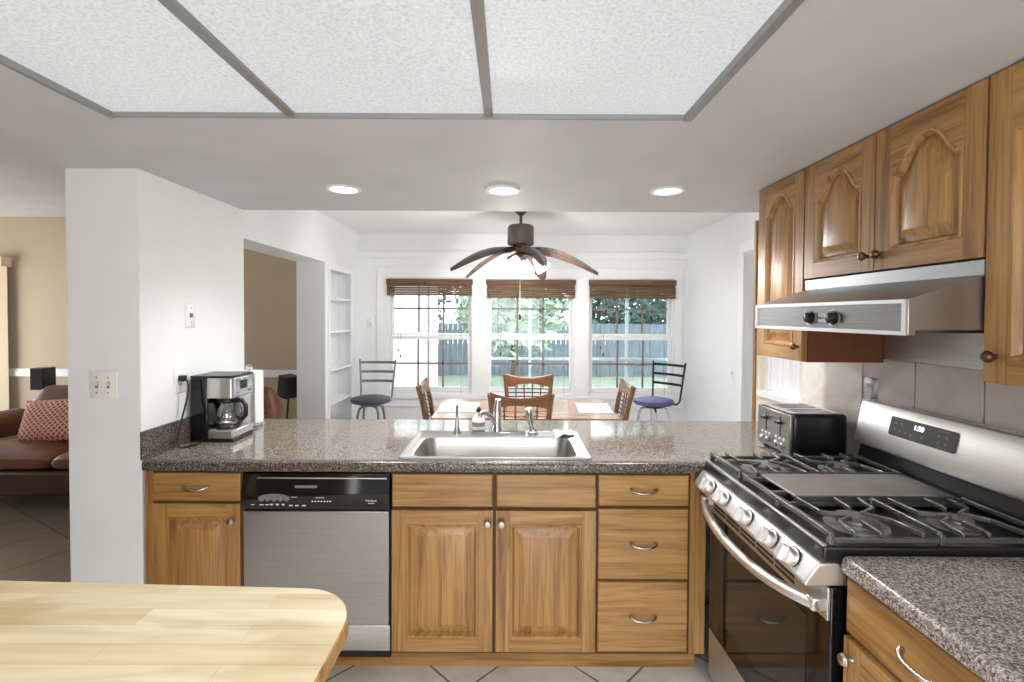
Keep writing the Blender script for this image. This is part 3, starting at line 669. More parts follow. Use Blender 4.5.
for y in (1.79, 1.675, 1.518, 1.376, 1.272):
    c = Vector((0.754, y, 0.8645))
    k = MB().mark(); k.lathe([(0.026, 0), (0.026, 0.004), (0.022, 0.005), (0.021, 0.022), (0.018, 0.026)], (0, 0, 0), n=22)
    k.box(-0.0065, 0.0065, -0.021, 0.021, 0.020, 0.042)
    mt = Matrix((ax2, ax3, nrm)).transposed().to_4x4(); mt.translation = c; k.apply(mt)
    k.build('knob', 'steelLight', pn, bevel=0.0015)
    MB().mark().lathe([(0.029, 0.0), (0.029, 0.002), (0.026, 0.0025)], (0, 0, 0), n=22, cap1=False).apply(mt).build('knob_collar', 'black', pn)
dr = MB().box(0.806, 0.849, GY0 + 0.004, GY1 - 0.004, 0.268, 0.826).build('oven_door', 'blackgloss', t, bevel=0.004)
MB().box(0.798, 0.806, GY0 + 0.004, GY1 - 0.004, 0.742, 0.826).build('door_top_trim', 'steelY', dr, bevel=0.002)
m = MB()
for g in range(5):
    y0 = 1.335 + g * 0.108
    for r_ in range(3): m.box(0.7965, 0.799, y0, y0 + 0.096, 0.757 + r_ * 0.0165, 0.765 + r_ * 0.0165)
m.build('vent_slots', 'black', dr)
MB().box(0.8045, 0.8065, GY0 + 0.10, GY1 - 0.10, 0.36, 0.70).build('oven_window', plain('tinted_oven_glass', srgb(40, 38, 37), 0.05), dr)
pts = []
for k in range(21):
    s = -1 + 2 * k / 20; pts.append((0.782 - 0.052 * (1 - abs(s) ** 2.6), (GY0 + GY1) / 2 + 0.355 * s, 0.778 - 0.030 * (1 - s * s)))
hd = MB().tube(pts, 0.0155, 12).build('door_handle', 'steelLight', dr)
for s in (-1, 1):
    y = (GY0 + GY1) / 2 + 0.342 * s; MB().box(0.764, 0.800, y - 0.014, y + 0.014, 0.762, 0.794).build('handle_bracket', 'steelLight', dr, bevel=0.004)
MB().box(0.806, 0.849, GY0 + 0.004, GY1 - 0.004, 0.075, 0.258).build('storage_drawer', 'steelY', t, bevel=0.004)
# backguard
bgd = MB().prism([(1.455, 0.93), (1.385, 0.93), (1.405, 1.01), (1.455, 1.01)], 'xz', GY0, GY1).build('backguard_base', 'black', t, bevel=0.002)
bk = MB().prism([(1.455, 1.008), (1.378, 1.008), (1.374, 1.02), (1.405, 1.172), (1.412, 1.178), (1.455, 1.178)], 'xz', GY0, GY1).build('backguard', 'steelLight', t, bevel=0.003)
bn = Vector((-(1.172 - 1.02), 0, (1.405 - 1.374))).normalized(); bu = Vector((0, -1, 0)); bv = bn.cross(bu)
def BG(u, v, w_): # u along -Y from centre, v up the slope from its foot
    p = Vector((1.374, 1.570, 1.02)) + bu * u + bv * v + bn * w_; return (p.x, p.y, p.z)
if BG(0, 1, 0)[2] < 1.02: bv = -bv
ds = MB().loops([[BG(u, v, w_) for u, v in rrect(-0.19, 0.075, 0.058, 0.126, 0.008)] for w_ in (-0.001, 0.0025)]).build('display', 'greydark', bk)
for u, v in ((-0.165, 0.105), (-0.14, 0.105), (-0.165, 0.082), (-0.143, 0.08), (-0.118, 0.078), (-0.095, 0.076), (-0.05, 0.078), (0.012, 0.10), (0.038, 0.10), (0.012, 0.078), (0.038, 0.078)):
    MB().loops([[BG(u + 0.0048 * math.cos(a), v + 0.0048 * math.sin(a), w_) for a in [k * PI / 4 for k in range(8)]] for w_ in (0.002, 0.0031)]).build('touch_key', 'grey', ds)
for u0, u1, v0 in ((0.005, 0.045, 0.117), (0.01, 0.045, 0.064), (-0.172, -0.135, 0.117)):
    MB().loops([[BG(u, v, w_) for u, v in ((u0, v0), (u1, v0), (u1, v0 + 0.0022), (u0, v0 + 0.0022))] for w_ in (0.002, 0.0031)]).build('key_label', 'grey', ds)
text_mesh('1:20', 0.024, BG(-0.068, 0.105, 0.0028), bu, bv, 'clock_digits', 'led', ds)
# burners, grates and griddle
for y in (1.318, 1.798):
    for x, r_ in ((0.955, 0.052), (1.225, 0.040)):
        b_ = MB().lathe([(r_ * 1.5, 0), (r_ * 1.45, 0.005), (r_ * 1.05, 0.006), (r_, 0.014), (r_ * 0.9, 0.015)], (x, y, 0.931)).build('burner', 'grey', t)
        MB().lathe([(r_ * 0.95, 0), (r_, 0.003), (r_ * 0.97, 0.008), (r_ * 0.8, 0.010)], (x, y, 0.9455)).build('burner_cap', 'cap', b_)
ZG = 0.964
for y0, y1 in ((1.203, 1.437), (1.680, 1.912)):
    g = MB(); x0, x1 = 0.808, 1.362; yc = (y0 + y1) / 2; xm = (x0 + x1) / 2; bw = 0.0045
    def bar(pts, zt=ZG, wd=bw):
        for (ax, ay), (bx, by) in zip(pts, pts[1:]):
            d_ = Vector((bx - ax, by - ay)); L = d_.length; d_.normalize(); n_ = Vector((-d_.y, d_.x)) * wd; e_ = d_ * wd * 0.6
            q = [(ax - e_.x + n_.x, ay - e_.y + n_.y), (ax - e_.x - n_.x, ay - e_.y - n_.y), (bx + e_.x - n_.x, by + e_.y - n_.y), (bx + e_.x + n_.x, by + e_.y + n_.y)]
            g.prism(q, 'xy', zt - 0.014, zt)
    bar([(x0, y0), (x0, y1)], ZG + 0.001, 0.007); bar([(x1, y0), (x1, y1)], ZG + 0.001, 0.007); bar([(x0, y0), (x1, y0)], ZG - 0.014); bar([(x0, y1), (x1, y1)], ZG - 0.014)
    bar([(xm, y0), (xm, y1)])
    for xc in (0.955, 1.225):
        bar([(xc - 0.085, y0), (xc - 0.075, yc - 0.045), (xc - 0.025, yc - 0.012), (xc - 0.085, yc + 0.02), (xc - 0.09, y1)])
        bar([(xc + 0.085, y0), (xc + 0.07, yc - 0.03), (xc + 0.025, yc + 0.012), (xc + 0.08, yc + 0.045), (xc + 0.09, y1)])
        bar([(xc - 0.02, y0), (xc - 0.015, yc - 0.045)]); bar([(xc + 0.02, y1), (xc + 0.015, yc + 0.045)])
    for x in (x0, xm, x1):
        for y in (y0, y1): g.box(x - 0.007, x + 0.007, y - 0.007, y + 0.007, 0.9315, ZG - 0.004)
    g.build('grate', 'iron', t, bevel=0.0025)
gr = MB().box(0.87, 1.345, 1.450, 1.668, 0.951, 0.960).build('griddle', 'griddle', t, bevel=0.003)
MB().box(0.808, 0.82, 1.437, 1.680, 0.946, 0.960).box(0.86, 1.355, 1.444, 1.450, 0.94, 0.965).box(0.86, 1.355, 1.668, 1.674, 0.94, 0.965).box(0.812, 0.87, 1.50, 1.514, 0.944, 0.956).box(0.812, 0.87, 1.63, 1.644, 0.944, 0.956).box(1.345, 1.362, 1.437, 1.680, 0.946, 0.962).box(0.90, 0.93, 1.46, 1.66, 0.9315, 0.951).box(1.29, 1.32, 1.46, 1.66, 0.9315, 0.951).build('griddle_frame', 'iron', gr, bevel=0.002)

# ------------------------------------------------------------------ sink and what stands round it
t = thing('sink', 'single-bowl stainless drop-in sink in the peninsula counter', 'sink', (-0.055, 2.2, CT1))
RX0, RX1, RY0, RY1 = -0.455, 0.346, 1.967, 2.442
m = MB()
def rl(x0, x1, y0, y1, r, z): return [(x, y, z) for x, y in rrect(x0, x1, y0, y1, r, 6)]
bx0, bx1, by0, by1 = -0.405, 0.292, 2.005, 2.34
m.loops([rl(RX0, RX1, RY0, RY1, 0.02, CT1 + 0.001), rl(RX0 + 0.003, RX1 - 0.003, RY0 + 0.003, RY1 - 0.003, 0.02, CT1 + 0.007), rl(RX0 + 0.012, RX1 - 0.012, RY0 + 0.010, RY1 - 0.012, 0.02, CT1 + 0.007),
         rl(RX0 + 0.016, RX1 - 0.016, RY0 + 0.014, RY1 - 0.016, 0.02, CT1 + 0.004), rl(bx0 - 0.012, bx1 + 0.012, by0 - 0.010, by1 + 0.010, 0.07, CT1 + 0.004), rl(bx0, bx1, by0, by1, 0.065, CT1 - 0.002),
         rl(bx0 + 0.008, bx1 - 0.008, by0 + 0.006, by1 - 0.006, 0.06, CT1 - 0.02), rl(bx0 + 0.02, bx1 - 0.02, by0 + 0.015, by1 - 0.015, 0.055, CT1 - 0.16), rl(bx0 + 0.06, bx1 - 0.06, by0 + 0.05, by1 - 0.05, 0.05, CT1 - 0.185)], cap0=False)
m.build('bowl', steel('sink_steel', (0.50, 0.495, 0.48), 0.30, 'X', 0.06), t)
MB().lathe([(0.045, 0), (0.043, 0.004), (0.02, 0.002), (0.001, 0.001)], (-0.056, 2.17, CT1 - 0.185)).build('drain', 'chrome', t)
ZS = CT1 + 0.0045
t = thing('faucet', 'chrome single-lever kitchen faucet at the centre of the sink ledge', 'faucet', (-0.053, 2.39, ZS))
MB().rbox(-0.185, 0.085, 2.368, 2.412, ZS, ZS + 0.012, 0.02, 6).build('deck_plate', 'chrome', t, bevel=0.003)
MB().lathe([(0.027, 0), (0.026, 0.02), (0.021, 0.03), (0.021, 0.09), (0.019, 0.10)], (-0.056, 2.39, ZS + 0.012)).build('faucet_body', 'chrome', t)
MB().tube([(-0.056, 2.385, ZS + 0.04), (-0.072, 2.375, ZS + 0.07), (-0.092, 2.360, ZS + 0.098), (-0.112, 2.345, ZS + 0.113), (-0.128, 2.332, ZS + 0.115), (-0.137, 2.326, ZS + 0.105), (-0.139, 2.324, ZS + 0.092)], [0.014, 0.0135, 0.0125, 0.012, 0.012, 0.012, 0.012], 12).build('spout', 'chrome', t)
MB().tube([(-0.056, 2.39, ZS + 0.105), (-0.056, 2.388, ZS + 0.135), (-0.054, 2.383, ZS + 0.172)], [0.020, 0.017, 0.013], 14).build('lever', 'chrome', t)
t = thing('side_sprayer', 'chrome side sprayer leaning in its holder at the sink ledge', 'sprayer', (0.115, 2.39, ZS))
MB().lathe([(0.027, 0), (0.025, 0.008), (0.018, 0.014), (0.017, 0.022)], (0.122, 2.39, ZS)).build('holder', 'chrome', t)
MB().tube([(0.120, 2.39, ZS + 0.018), (0.115, 2.388, ZS + 0.04), (0.106, 2.385, ZS + 0.085), (0.100, 2.382, ZS + 0.112), (0.097, 2.380, ZS + 0.128)], [0.012, 0.015, 0.017, 0.019, 0.015], 14).build('spray_head', 'chrome', t)
t = thing('filter_tap', 'slim grey filtered-water tap standing apart on the sink ledge', 'tap', (-0.255, 2.39, ZS))
MB().lathe([(0.024, 0), (0.018, 0.012), (0.012, 0.03), (0.009, 0.07), (0.006, 0.085)], (-0.255, 2.39, ZS)).build('tap_body', 'nickel', t)
MB().tube([(-0.255, 2.39, ZS + 0.08), (-0.255, 2.39, ZS + 0.135), (-0.254, 2.383, ZS + 0.150), (-0.253, 2.37, ZS + 0.153), (-0.253, 2.362, ZS + 0.143)], 0.0065, 10).build('spout', 'nickel', t)
MB().box(-0.258, -0.252, 2.392, 2.402, ZS + 0.085, ZS + 0.13).build('lever', 'black', t, bevel=0.001)
t = thing('soap_bottle', 'clear dish soap bottle with dark cap on the sink ledge', 'bottle', (-0.154, 2.485, CT1))
MB().lathe([(0.001, 0), (0.030, 0.001), (0.033, 0.006), (0.033, 0.055), (0.026, 0.072), (0.011, 0.084), (0.010, 0.094)], (-0.154, 2.485, CT1 + 0.0005)).build('bottle', plain('soap_bottle_plastic', srgb(226, 226, 220), 0.15), t)
MB().lathe([(0.0335, 0.022), (0.0335, 0.044)], (-0.154, 2.485, CT1 + 0.0005), cap0=False, cap1=False).build('bottle_label', 'grey', t)
MB().lathe([(0.013, 0.093), (0.013, 0.108), (0.007, 0.113), (0.006, 0.120)], (-0.154, 2.485, CT1 + 0.0005)).build('cap', 'black', t)
m = MB()
gx, gy = 10, 8; G = []
for i in range(gx + 1):
    col_ = []
    for j in range(gy + 1):
        u, v = i / gx, j / gy; x = 0.225 + 0.095 * u; y = 2.425 - 0.105 * v + 0.02 * u * v
        z = ZS + 0.006 + 0.004 * math.sin(9 * u + 4 * v) + 0.004 * math.sin(14 * v)
        if y < 2.33: z -= (2.33 - y) * 1.5
        col_.append((x, y, max(z, ZS + 0.002) if y > 2.33 else z))
    G.append(col_)
for off in (0.0, 0.004):
    V = [[m.bm.verts.new((x, y, z + off)) for x, y, z in c] for c in G]
    for i in range(gx):
        for j in range(gy): m.face([V[i][j], V[i + 1][j], V[i + 1][j + 1], V[i][j + 1]])
    if off == 0.0: V0 = V
edge = lambda V: [V[i][0] for i in range(gx + 1)] + [V[gx][j] for j in range(1, gy + 1)] + [V[i][gy] for i in range(gx - 1, -1, -1)] + [V[0][j] for j in range(gy - 1, 0, -1)]
A_, B_ = edge(V0), edge(V)
for i in range(len(A_)): m.face([A_[i], A_[(i + 1) % len(A_)], B_[(i + 1) % len(A_)], B_[i]])
tag(m.build('dish_cloth', 'cloth'), 'pale dish cloth draped over the back corner of the sink', 'cloth')

# ------------------------------------------------------------------ coffee maker, paper towels, toaster
t = thing('coffee_maker', 'black and stainless drip coffee maker with glass carafe', 'coffee maker', (-1.37, 2.31, CT1))
cx0, cx1, cy0, cy1, z = -1.461, -1.266, 2.215, 2.40, CT1 + 0.003
MB().box(cx0, cx0 + 0.082, cy0, cy1, z, z + 0.296).build('reservoir', 'blackgloss', t, bevel=0.008)
MB().box(cx0, cx1, cy0, cy1, z, z + 0.012).build('base_foot', 'black', t, bevel=0.003)
MB().box(cx0 + 0.08, cx1, cy0, cy1, z + 0.012, z + 0.052).build('base', 'steelX', t, bevel=0.006)
hp = MB().rbox(cx0 + 0.072, cx1, cy0, cy1, z + 0.198, z + 0.292, 0.012).build('brew_head', 'steelX', t, bevel=0.003)
MB().box(cx0, cx1 + 0.002, cy0 - 0.001, cy1, z + 0.292, z + 0.303).build('lid', 'black', t, bevel=0.005)
cpn = MB().box(cx1 - 0.001, cx1 + 0.003, cy0 + 0.02, cy1 - 0.02, z + 0.206, z + 0.286).build('control_face', 'chrome', hp, bevel=0.001)
MB().box(cx1 + 0.002, cx1 + 0.0045, cy0 + 0.06, cy0 + 0.12, z + 0.235, z + 0.275).build('display', 'black', hp)
for y in (cy0 + 0.04, cy0 + 0.135, cy0 + 0.155): MB().lathe([(0.007, 0), (0.006, 0.004)], (cx1 + 0.003, y, z + 0.222), '-X', n=12).build('button', 'grey', hp)
ccx, ccy = cx0 + 0.135, (cy0 + cy1) / 2 - 0.02
cf = MB().lathe([(0.048, 0), (0.060, 0.012), (0.064, 0.045), (0.058, 0.085), (0.045, 0.112), (0.043, 0.120)], (ccx, ccy, z + 0.055), cap1=False).build('carafe', 'carafe', t)
MB().lathe([(0.061, 0.028), (0.0655, 0.030), (0.0655, 0.036), (0.063, 0.038)], (ccx, ccy, z + 0.055), cap0=False, cap1=False).build('carafe_band', 'chrome', cf)
MB().lathe([(0.046, 0.116), (0.049, 0.122), (0.046, 0.136), (0.02, 0.142), (0.002, 0.142)], (ccx, ccy, z + 0.055)).build('carafe_lid', 'black', cf)
MB().tube([(ccx + 0.042, ccy - 0.01, z + 0.178), (ccx + 0.075, ccy - 0.018, z + 0.182), (ccx + 0.094, ccy - 0.022, z + 0.160), (ccx + 0.094, ccy - 0.022, z + 0.115), (ccx + 0.072, ccy - 0.018, z + 0.092), (ccx + 0.060, ccy - 0.014, z + 0.095)], 0.0105, 10).build('carafe_handle', 'black', cf)
cd = MB().tube([(-1.466, 2.165, 1.212), (-1.448, 2.165, 1.210), (-1.434, 2.172, 1.195), (-1.438, 2.165, 1.12), (-1.445, 2.13, 1.03), (-1.442, 2.10, 0.96), (-1.435, 2.09, CT1 + 0.006), (-1.42, 2.11, CT1 + 0.005), (-1.40, 2.15, CT1 + 0.005), (-1.395, 2.19, CT1 + 0.006), (-1.40, 2.216, CT1 + 0.012)], 0.0042, 8).build('cord', 'black', t, sub=1)
MB().box(-1.4715, -1.448, 2.150, 2.180, 1.200, 1.226).build('plug', 'black', cd, bevel=0.003)
t = thing('paper_towel_roll', 'white paper towel roll on a steel stand behind the coffee maker', 'paper towels', (-1.385, 2.56, CT1))
px, py = -1.372, 2.56
MB().lathe([(0.075, 0), (0.075, 0.012), (0.068, 0.016), (0.002, 0.018)], (px, py, CT1 + 0.001)).build('stand_base', 'chrome', t)
MB().lathe([(0.006, 0.017), (0.006, 0.295), (0.016, 0.300), (0.019, 0.311), (0.012, 0.322), (0.002, 0.325)], (px, py, CT1)).build('stand_rod', 'chrome', t)
MB().lathe([(0.02, 0.02), (0.066, 0.02), (0.066, 0.288), (0.02, 0.288)], (px, py, CT1), n=36).build('roll', 'paper', t)
m = MB(); A = []
for k in range(9):
    s = k / 8
    A.append([(px + 0.066 * math.sin(1.1 * (1 - s)) + 0.058 * s * s * 0.4 + 0.006, py - 0.070 + 0.03 * s - 0.004 * math.sin(3 * s), CT1 + z_) for z_ in (0.022 - 0.0 * s, 0.150, 0.286)])
for q in (0, 0.0012):
    V = [[m.bm.verts.new((x + q, y - q, zz)) for x, y, zz in a] for a in A]
    for i in range(8):
        for j in range(2): m.face([V[i][j], V[i + 1][j], V[i + 1][j + 1], V[i][j + 1]])
m.build('loose_sheet', 'paper', t)
t = thing('toaster', 'stainless-fronted black four-slot toaster on the counter by the range', 'toaster', (1.28, 2.13, CT1))
tx0, tx1, ty0, ty1, z = 1.165, 1.405, 1.995, 2.262, CT1 + 0.014
MB().box(tx0 + 0.010, tx1, ty0, ty1, z, z + 0.172).build('body', 'black', t, bevel=0.016, seg=3)
fp = MB().box(tx0, tx0 + 0.014, ty0 + 0.004, ty1 - 0.004, z, z + 0.168).build('front_plate', 'steelZ', t, bevel=0.004)
tp = MB().box(tx0 + 0.012, tx1 - 0.02, ty0 + 0.016, ty1 - 0.016, z + 0.170, z + 0.1745).build('top_plate', 'steelX', t, bevel=0.002)
for y in (ty0 + 0.050, ty0 + 0.098, ty0 + 0.158, ty0 + 0.208): MB().box(tx0 + 0.045, tx1 - 0.045, y - 0.015, y + 0.015, z + 0.174, z + 0.1755).build('slot', 'black', tp)
for y in (ty0 + 0.075, ty0 + 0.187):
    MB().box(tx0 - 0.001, tx0 + 0.001, y - 0.0035, y + 0.0035, z + 0.055, z + 0.150).build('lever_track', 'black', fp)
    MB().box(tx0 - 0.02, tx0, y - 0.017, y + 0.017, z + 0.118, z + 0.130).build('lever', 'black', fp, bevel=0.003)
    for dy in (-0.022, 0.022): MB().lathe([(0.014, 0), (0.013, 0.012), (0.010, 0.015)], (tx0, y + dy, z + 0.030), 'X', n=16).build('dial', 'chrome', fp)
    for dy in (-0.03, 0.0, 0.03): MB().lathe([(0.006, 0), (0.005, 0.004)], (tx0, y + dy, z + 0.056), 'X', n=10).build('button', 'white', fp)
for x in (tx0 + 0.03, tx1 - 0.03):
    for y in (ty0 + 0.03, ty1 - 0.03): MB().cyl((x, y, CT1 + 0.0005), (x, y, z + 0.01), 0.012, n=12).build('foot', 'black', t)

# ------------------------------------------------------------------ switches and outlets
def plate(name, label, cat, mapf, u, v, wdt, hgt, mat='white', kind='toggle', n=1):
    t = thing(name, label, cat, mapf(u, v, 0))
    poly = [(u - wdt / 2, v - hgt / 2), (u + wdt / 2, v - hgt / 2), (u + wdt / 2, v + hgt / 2), (u - wdt / 2, v + hgt / 2)]
    MB().loops([[mapf(a, b, w_) for a, b in offset_loop(poly, d)] for d, w_ in ((0, 0.0005), (0.001, 0.004), (0.004, 0.006))]).build('cover_plate', mat, t)
    def bx(nm, a, b, c, d, w0, w1, mt):
        q = [(a, c), (b, c), (b, d), (a, d)]; MB().loops([[mapf(p[0], p[1], w0) for p in q], [mapf(p[0], p[1], w1) for p in q]]).build(nm, mt, t)
    for k in range(n):
        uc = u + (k - (n - 1) / 2) * 0.046
        if kind == 'toggle':
            bx('toggle', uc - 0.004, uc + 0.004, v - 0.002, v + 0.012, 0.006, 0.017, 'white'); bx('toggle_slot', uc - 0.006, uc + 0.006, v - 0.013, v + 0.013, 0.0058, 0.0066, 'grey')
            bx('screw', uc - 0.003, uc + 0.003, v + 0.028, v + 0.033, 0.0058, 0.007, 'grey'); bx('screw', uc - 0.003, uc + 0.003, v - 0.033, v - 0.028, 0.0058, 0.007, 'grey')
        elif kind == 'outlet':
            for s in (-0.02, 0.02):
                bx('receptacle', uc - 0.014, uc + 0.014, v + s - 0.012, v + s + 0.012, 0.006, 0.0075, mat)
                for e_ in (-0.006, 0.006): bx('slot', uc + e_ - 0.0012, uc + e_ + 0.0012, v + s - 0.004, v + s + 0.006, 0.0073, 0.0078, 'black')
        else:
            bx('jack', uc - 0.010, uc + 0.010, v - 0.010, v + 0.010, 0.006, 0.0085, 'greydark'); bx('screw', uc - 0.003, uc + 0.003, v + 0.030, v + 0.035, 0.0058, 0.007, 'grey'); bx('screw', uc - 0.003, uc + 0.003, v - 0.035, v - 0.030, 0.0058, 0.007, 'grey')
    return t
plate('light_switch', 'white double light switch on the front of the column', 'switch', lambda u, v, w_: (u, 1.94 - w_, v), -1.625, 1.215, 0.112, 0.112, n=2)
plate('wall_jack', 'narrow white wall plate with a dark jack above the coffee maker', 'wall plate', lambda u, v, w_: (-1.476 + w_, u, v), 2.243, 1.495, 0.07, 0.115, kind='jack')
plate('wall_outlet', 'white wall outlet the coffee maker is plugged into', 'outlet', lambda u, v, w_: (-1.476 + w_, u, v), 2.165, 1.205, 0.072, 0.115, kind='outlet')
plate('wall_outlet', 'antique metal outlet plate on the tiles above the range', 'outlet', lambda u, v, w_: (XW - 0.010 - w_, u, v), 1.945, 1.205, 0.075, 0.11, mat='steelDark', kind='outlet')
plate('light_switch', 'white light switch on the dining room wall near the cased door', 'switch', lambda u, v, w_: (2.055 - w_, u, v), 4.45, 0.985, 0.075, 0.115)
plate('light_switch', 'white light switch between the built-in shelves and the windows', 'switch', lambda u, v, w_: (u, YB - w_, v), -1.61, 1.41, 0.072, 0.115)

# ------------------------------------------------------------------ butcher block island
t = thing('island_table', 'pale butcher block island table with a rounded corner, facing the dishwasher', 'island', (-1.1, 0.7, 0))
poly = [(-1.95, 0.30), (-0.308, 0.30), (-0.308, 0.90)]
r_ = 0.13
for k in range(9):
    a = R(0 + 88 * k / 8); poly.append((-0.308 - r_ + r_ * math.cos(a), 0.905 + r_ * math.sin(a) * 1.02))
poly += [(-1.95, 1.09)]
MBX = MB(); MBX.loops([[(x, y, z_) for x, y in offset_loop(poly, d)] for d, z_ in ((0.003, 0.875), (0.0, 0.878), (0.0, 0.907), (0.003, 0.910))], mi=1, cap1=False); MBX.bm.verts.ensure_lookup_table(); MBX.face([v for v in MBX.bm.verts if v.co.z > 0.909], 0); MBX.build('block_top', ['butcher', 'butcheredge'], t)
MB().box(-1.85, -0.45, 0.40, 0.92, 0.78, 0.875).build('apron', 'butcheredge', t)
for x in (-1.83, -0.47):
    for y in (0.42, 0.90): MB().box(x - 0.035, x + 0.035, y - 0.035, y + 0.035, 0.0, 0.875).build('leg', 'butcheredge', t, bevel=0.004)

# ------------------------------------------------------------------ dining table, chairs, placemats
t = thing('dining_table', 'brown wooden dining table behind the peninsula', 'table', (0.13, 3.96, 0))
MB().rbox(-0.575, 0.84, 3.53, 4.34, 0.722, 0.75, 0.03).build('tabletop', 'tablewood', t, bevel=0.006)
MB().box(-0.52, 0.775, 3.62, 4.25, 0.64, 0.722).build('apron', 'chairwoodX', t)
for x in (-0.50, 0.755):
    for y in (3.64, 4.23): MB().tube([(x, y, 0), (x, y, 0.70)], [0.022, 0.035], 10).build('leg', 'chairwoodZ', t)
for lab, x0, x1, rz in (('white paper placemat at the end of the table by the shelves', -0.56, -0.24, 3), ('white paper placemat at the end of the table by the blue stool', 0.56, 0.83, -4)):
    o = MB().mark().rbox(-(x1 - x0) / 2, (x1 - x0) / 2, -0.21, 0.21, 0, 0.003, 0.01).build('placemat', 'paper'); o.location = ((x0 + x1) / 2, 3.95, 0.7505); o.rotation_euler.z = R(rz)
    tag(o, lab, 'placemat', 'white placemats on the dining table')
def make_chair():
    t = thing('dining_chair', '', 'chair', (0, 0, 0), 'wooden dining chairs round the table')
    MB().rbox(-0.21, 0.21, -0.20, 0.22, 0.435, 0.465, 0.04).build('seat', 'chairwoodX', t, bevel=0.008)
    MB().box(-0.18, 0.18, -0.17, 0.19, 0.38, 0.435).build('seat_rail', 'chairwoodX', t)
    for s in (-1, 1):
        MB().tube([(s * 0.17, 0.18, 0), (s * 0.175, 0.185, 0.436)], [0.015, 0.02], 8).build('leg', 'chairwoodZ', t)
        MB().tube([(s * 0.185, -0.24, 0), (s * 0.18, -0.19, 0.42), (s * 0.185, -0.20, 0.60), (s * 0.198, -0.235, 0.80), (s * 0.218, -0.275, 0.96)], [0.016, 0.021, 0.020, 0.019, 0.017], 8).build('leg', 'chairwoodZ', t)
    # curved top rail
    m = MB(); L = []
    for k in range(15):
        s = -1 + 2 * k / 14; x = 0.215 * s
        top = 0.934 + 0.038 * s * s; bot = 0.858 + 0.02 * (1 - s * s) - 0.02 * abs(s) ** 3
        yb = -0.262 - 0.030 * (1 - s * s)
        L.append([(x, yb - 0.012, top), (x, yb + 0.012, top - 0.004), (x, yb + 0.032, bot), (x, yb + 0.010, bot)])
    m.loops(L); m.build('top_rail', 'chairwoodX', t, bevel=0.004)
    MB().tube([(-0.185, -0.205, 0.56), (0, -0.225, 0.56), (0.185, -0.205, 0.56)], 0.013, 8).build('lower_rail', 'chairwoodX', t)
    m = MB()
    for x in (-0.11, -0.037, 0.037, 0.11): m.tube([(x, -0.222, 0.56), (x, -0.243, 0.70), (x * 1.05, -0.275, 0.88)], 0.006, 6)
    m.build('spindles', 'chairwoodZ', t)
    m = MB()
    for z_ in (0.625, 0.66, 0.695, 0.73, 0.765, 0.80, 0.835): m.tube([(-0.19, -0.208 - (z_ - 0.6) * 0.13, z_), (0, -0.235 - (z_ - 0.6) * 0.13, z_), (0.19, -0.208 - (z_ - 0.6) * 0.13, z_)], 0.0055, 6)
    m.build('cross_bars', 'bronze', t)
    return t
ch = make_chair(); ch.location = (0.085, 3.62, 0); ch['label'] = 'wooden dining chair with its back to the sink, in front of the table'
dup(ch, 'wooden dining chair on the window side of the table', (0.18, 4.17, 0), PI)
dup(ch, 'wooden dining chair at the table end by the built-in shelves', (-0.43, 3.93, 0), R(-88))
dup(ch, 'wooden dining chair at the table end by the blue stool', (0.695, 3.93, 0), R(88))

def make_stool(label, loc, rz, metal, seat):
    t = thing('bar_stool', label, 'stool', (0, 0, 0), 'swivel bar stools by the window wall')
    MB().lathe([(0.002, 0), (0.19, 0.002), (0.205, 0.018), (0.20, 0.045), (0.15, 0.060), (0.002, 0.066)], (0, 0, 0.595), n=32).build('seat', seat, t)
    MB().lathe([(0.10, 0), (0.11, 0.012), (0.10, 0.03)], (0, 0, 0.565)).build('swivel_plate', metal, t)
    for k in range(4):
        a = R(45 + 90 * k); c, s = math.cos(a), math.sin(a)
        MB().tube([(0.03 * c, 0.03 * s, 0.560), (0.09 * c, 0.09 * s, 0.560), (0.125 * c, 0.125 * s, 0.545), (0.145 * c, 0.145 * s, 0.50), (0.165 * c, 0.165 * s, 0.35), (0.21 * c, 0.21 * s, 0.0)], 0.0125, 10).build('leg', 'chrome' if metal == 'stoolblack' else metal, t)
    ring = [(0.183 * math.cos(2 * PI * k / 24), 0.183 * math.sin(2 * PI * k / 24), 0.22) for k in range(25)]
    MB().tube(ring, 0.009, 8).build('foot_ring', 'chrome', t)
    fr = MB()
    for s in (-1, 1): fr.tube([(s * 0.10, -0.10, 0.592), (s * 0.15, -0.19, 0.592), (s * 0.165, -0.215, 0.62), (s * 0.195, -0.265, 1.02)], 0.0105, 10)
    fr = fr.build('back_frame', metal, t)
    for z_ in (0.785, 0.885, 0.985):
        h = 0.167 + (z_ - 0.62) * 0.07; y = -0.217 - (z_ - 0.62) * 0.125
        m = MB(); L = []
        for k in range(9):
            q = -1 + 2 * k / 8; yy = y - 0.025 * (1 - q * q); L.append([(h * q, yy - 0.006, z_ - 0.013), (h * q, yy + 0.006, z_ - 0.013), (h * q, yy + 0.006, z_ + 0.013), (h * q, yy - 0.006, z_ + 0.013)])
        m.loops(L).build('back_slat', metal, t)
    t.location = loc; t.rotation_euler.z = rz
    return t
make_stool('grey metal bar stool with dark round seat by the built-in shelves', (-1.43, 5.02, 0), R(180), 'stoolmetal', 'stoolseat')
make_stool('black metal bar stool with blue round seat beside the dining room wall', (1.50, 5.0, 0), R(128), 'stoolblack', 'stoolblue')

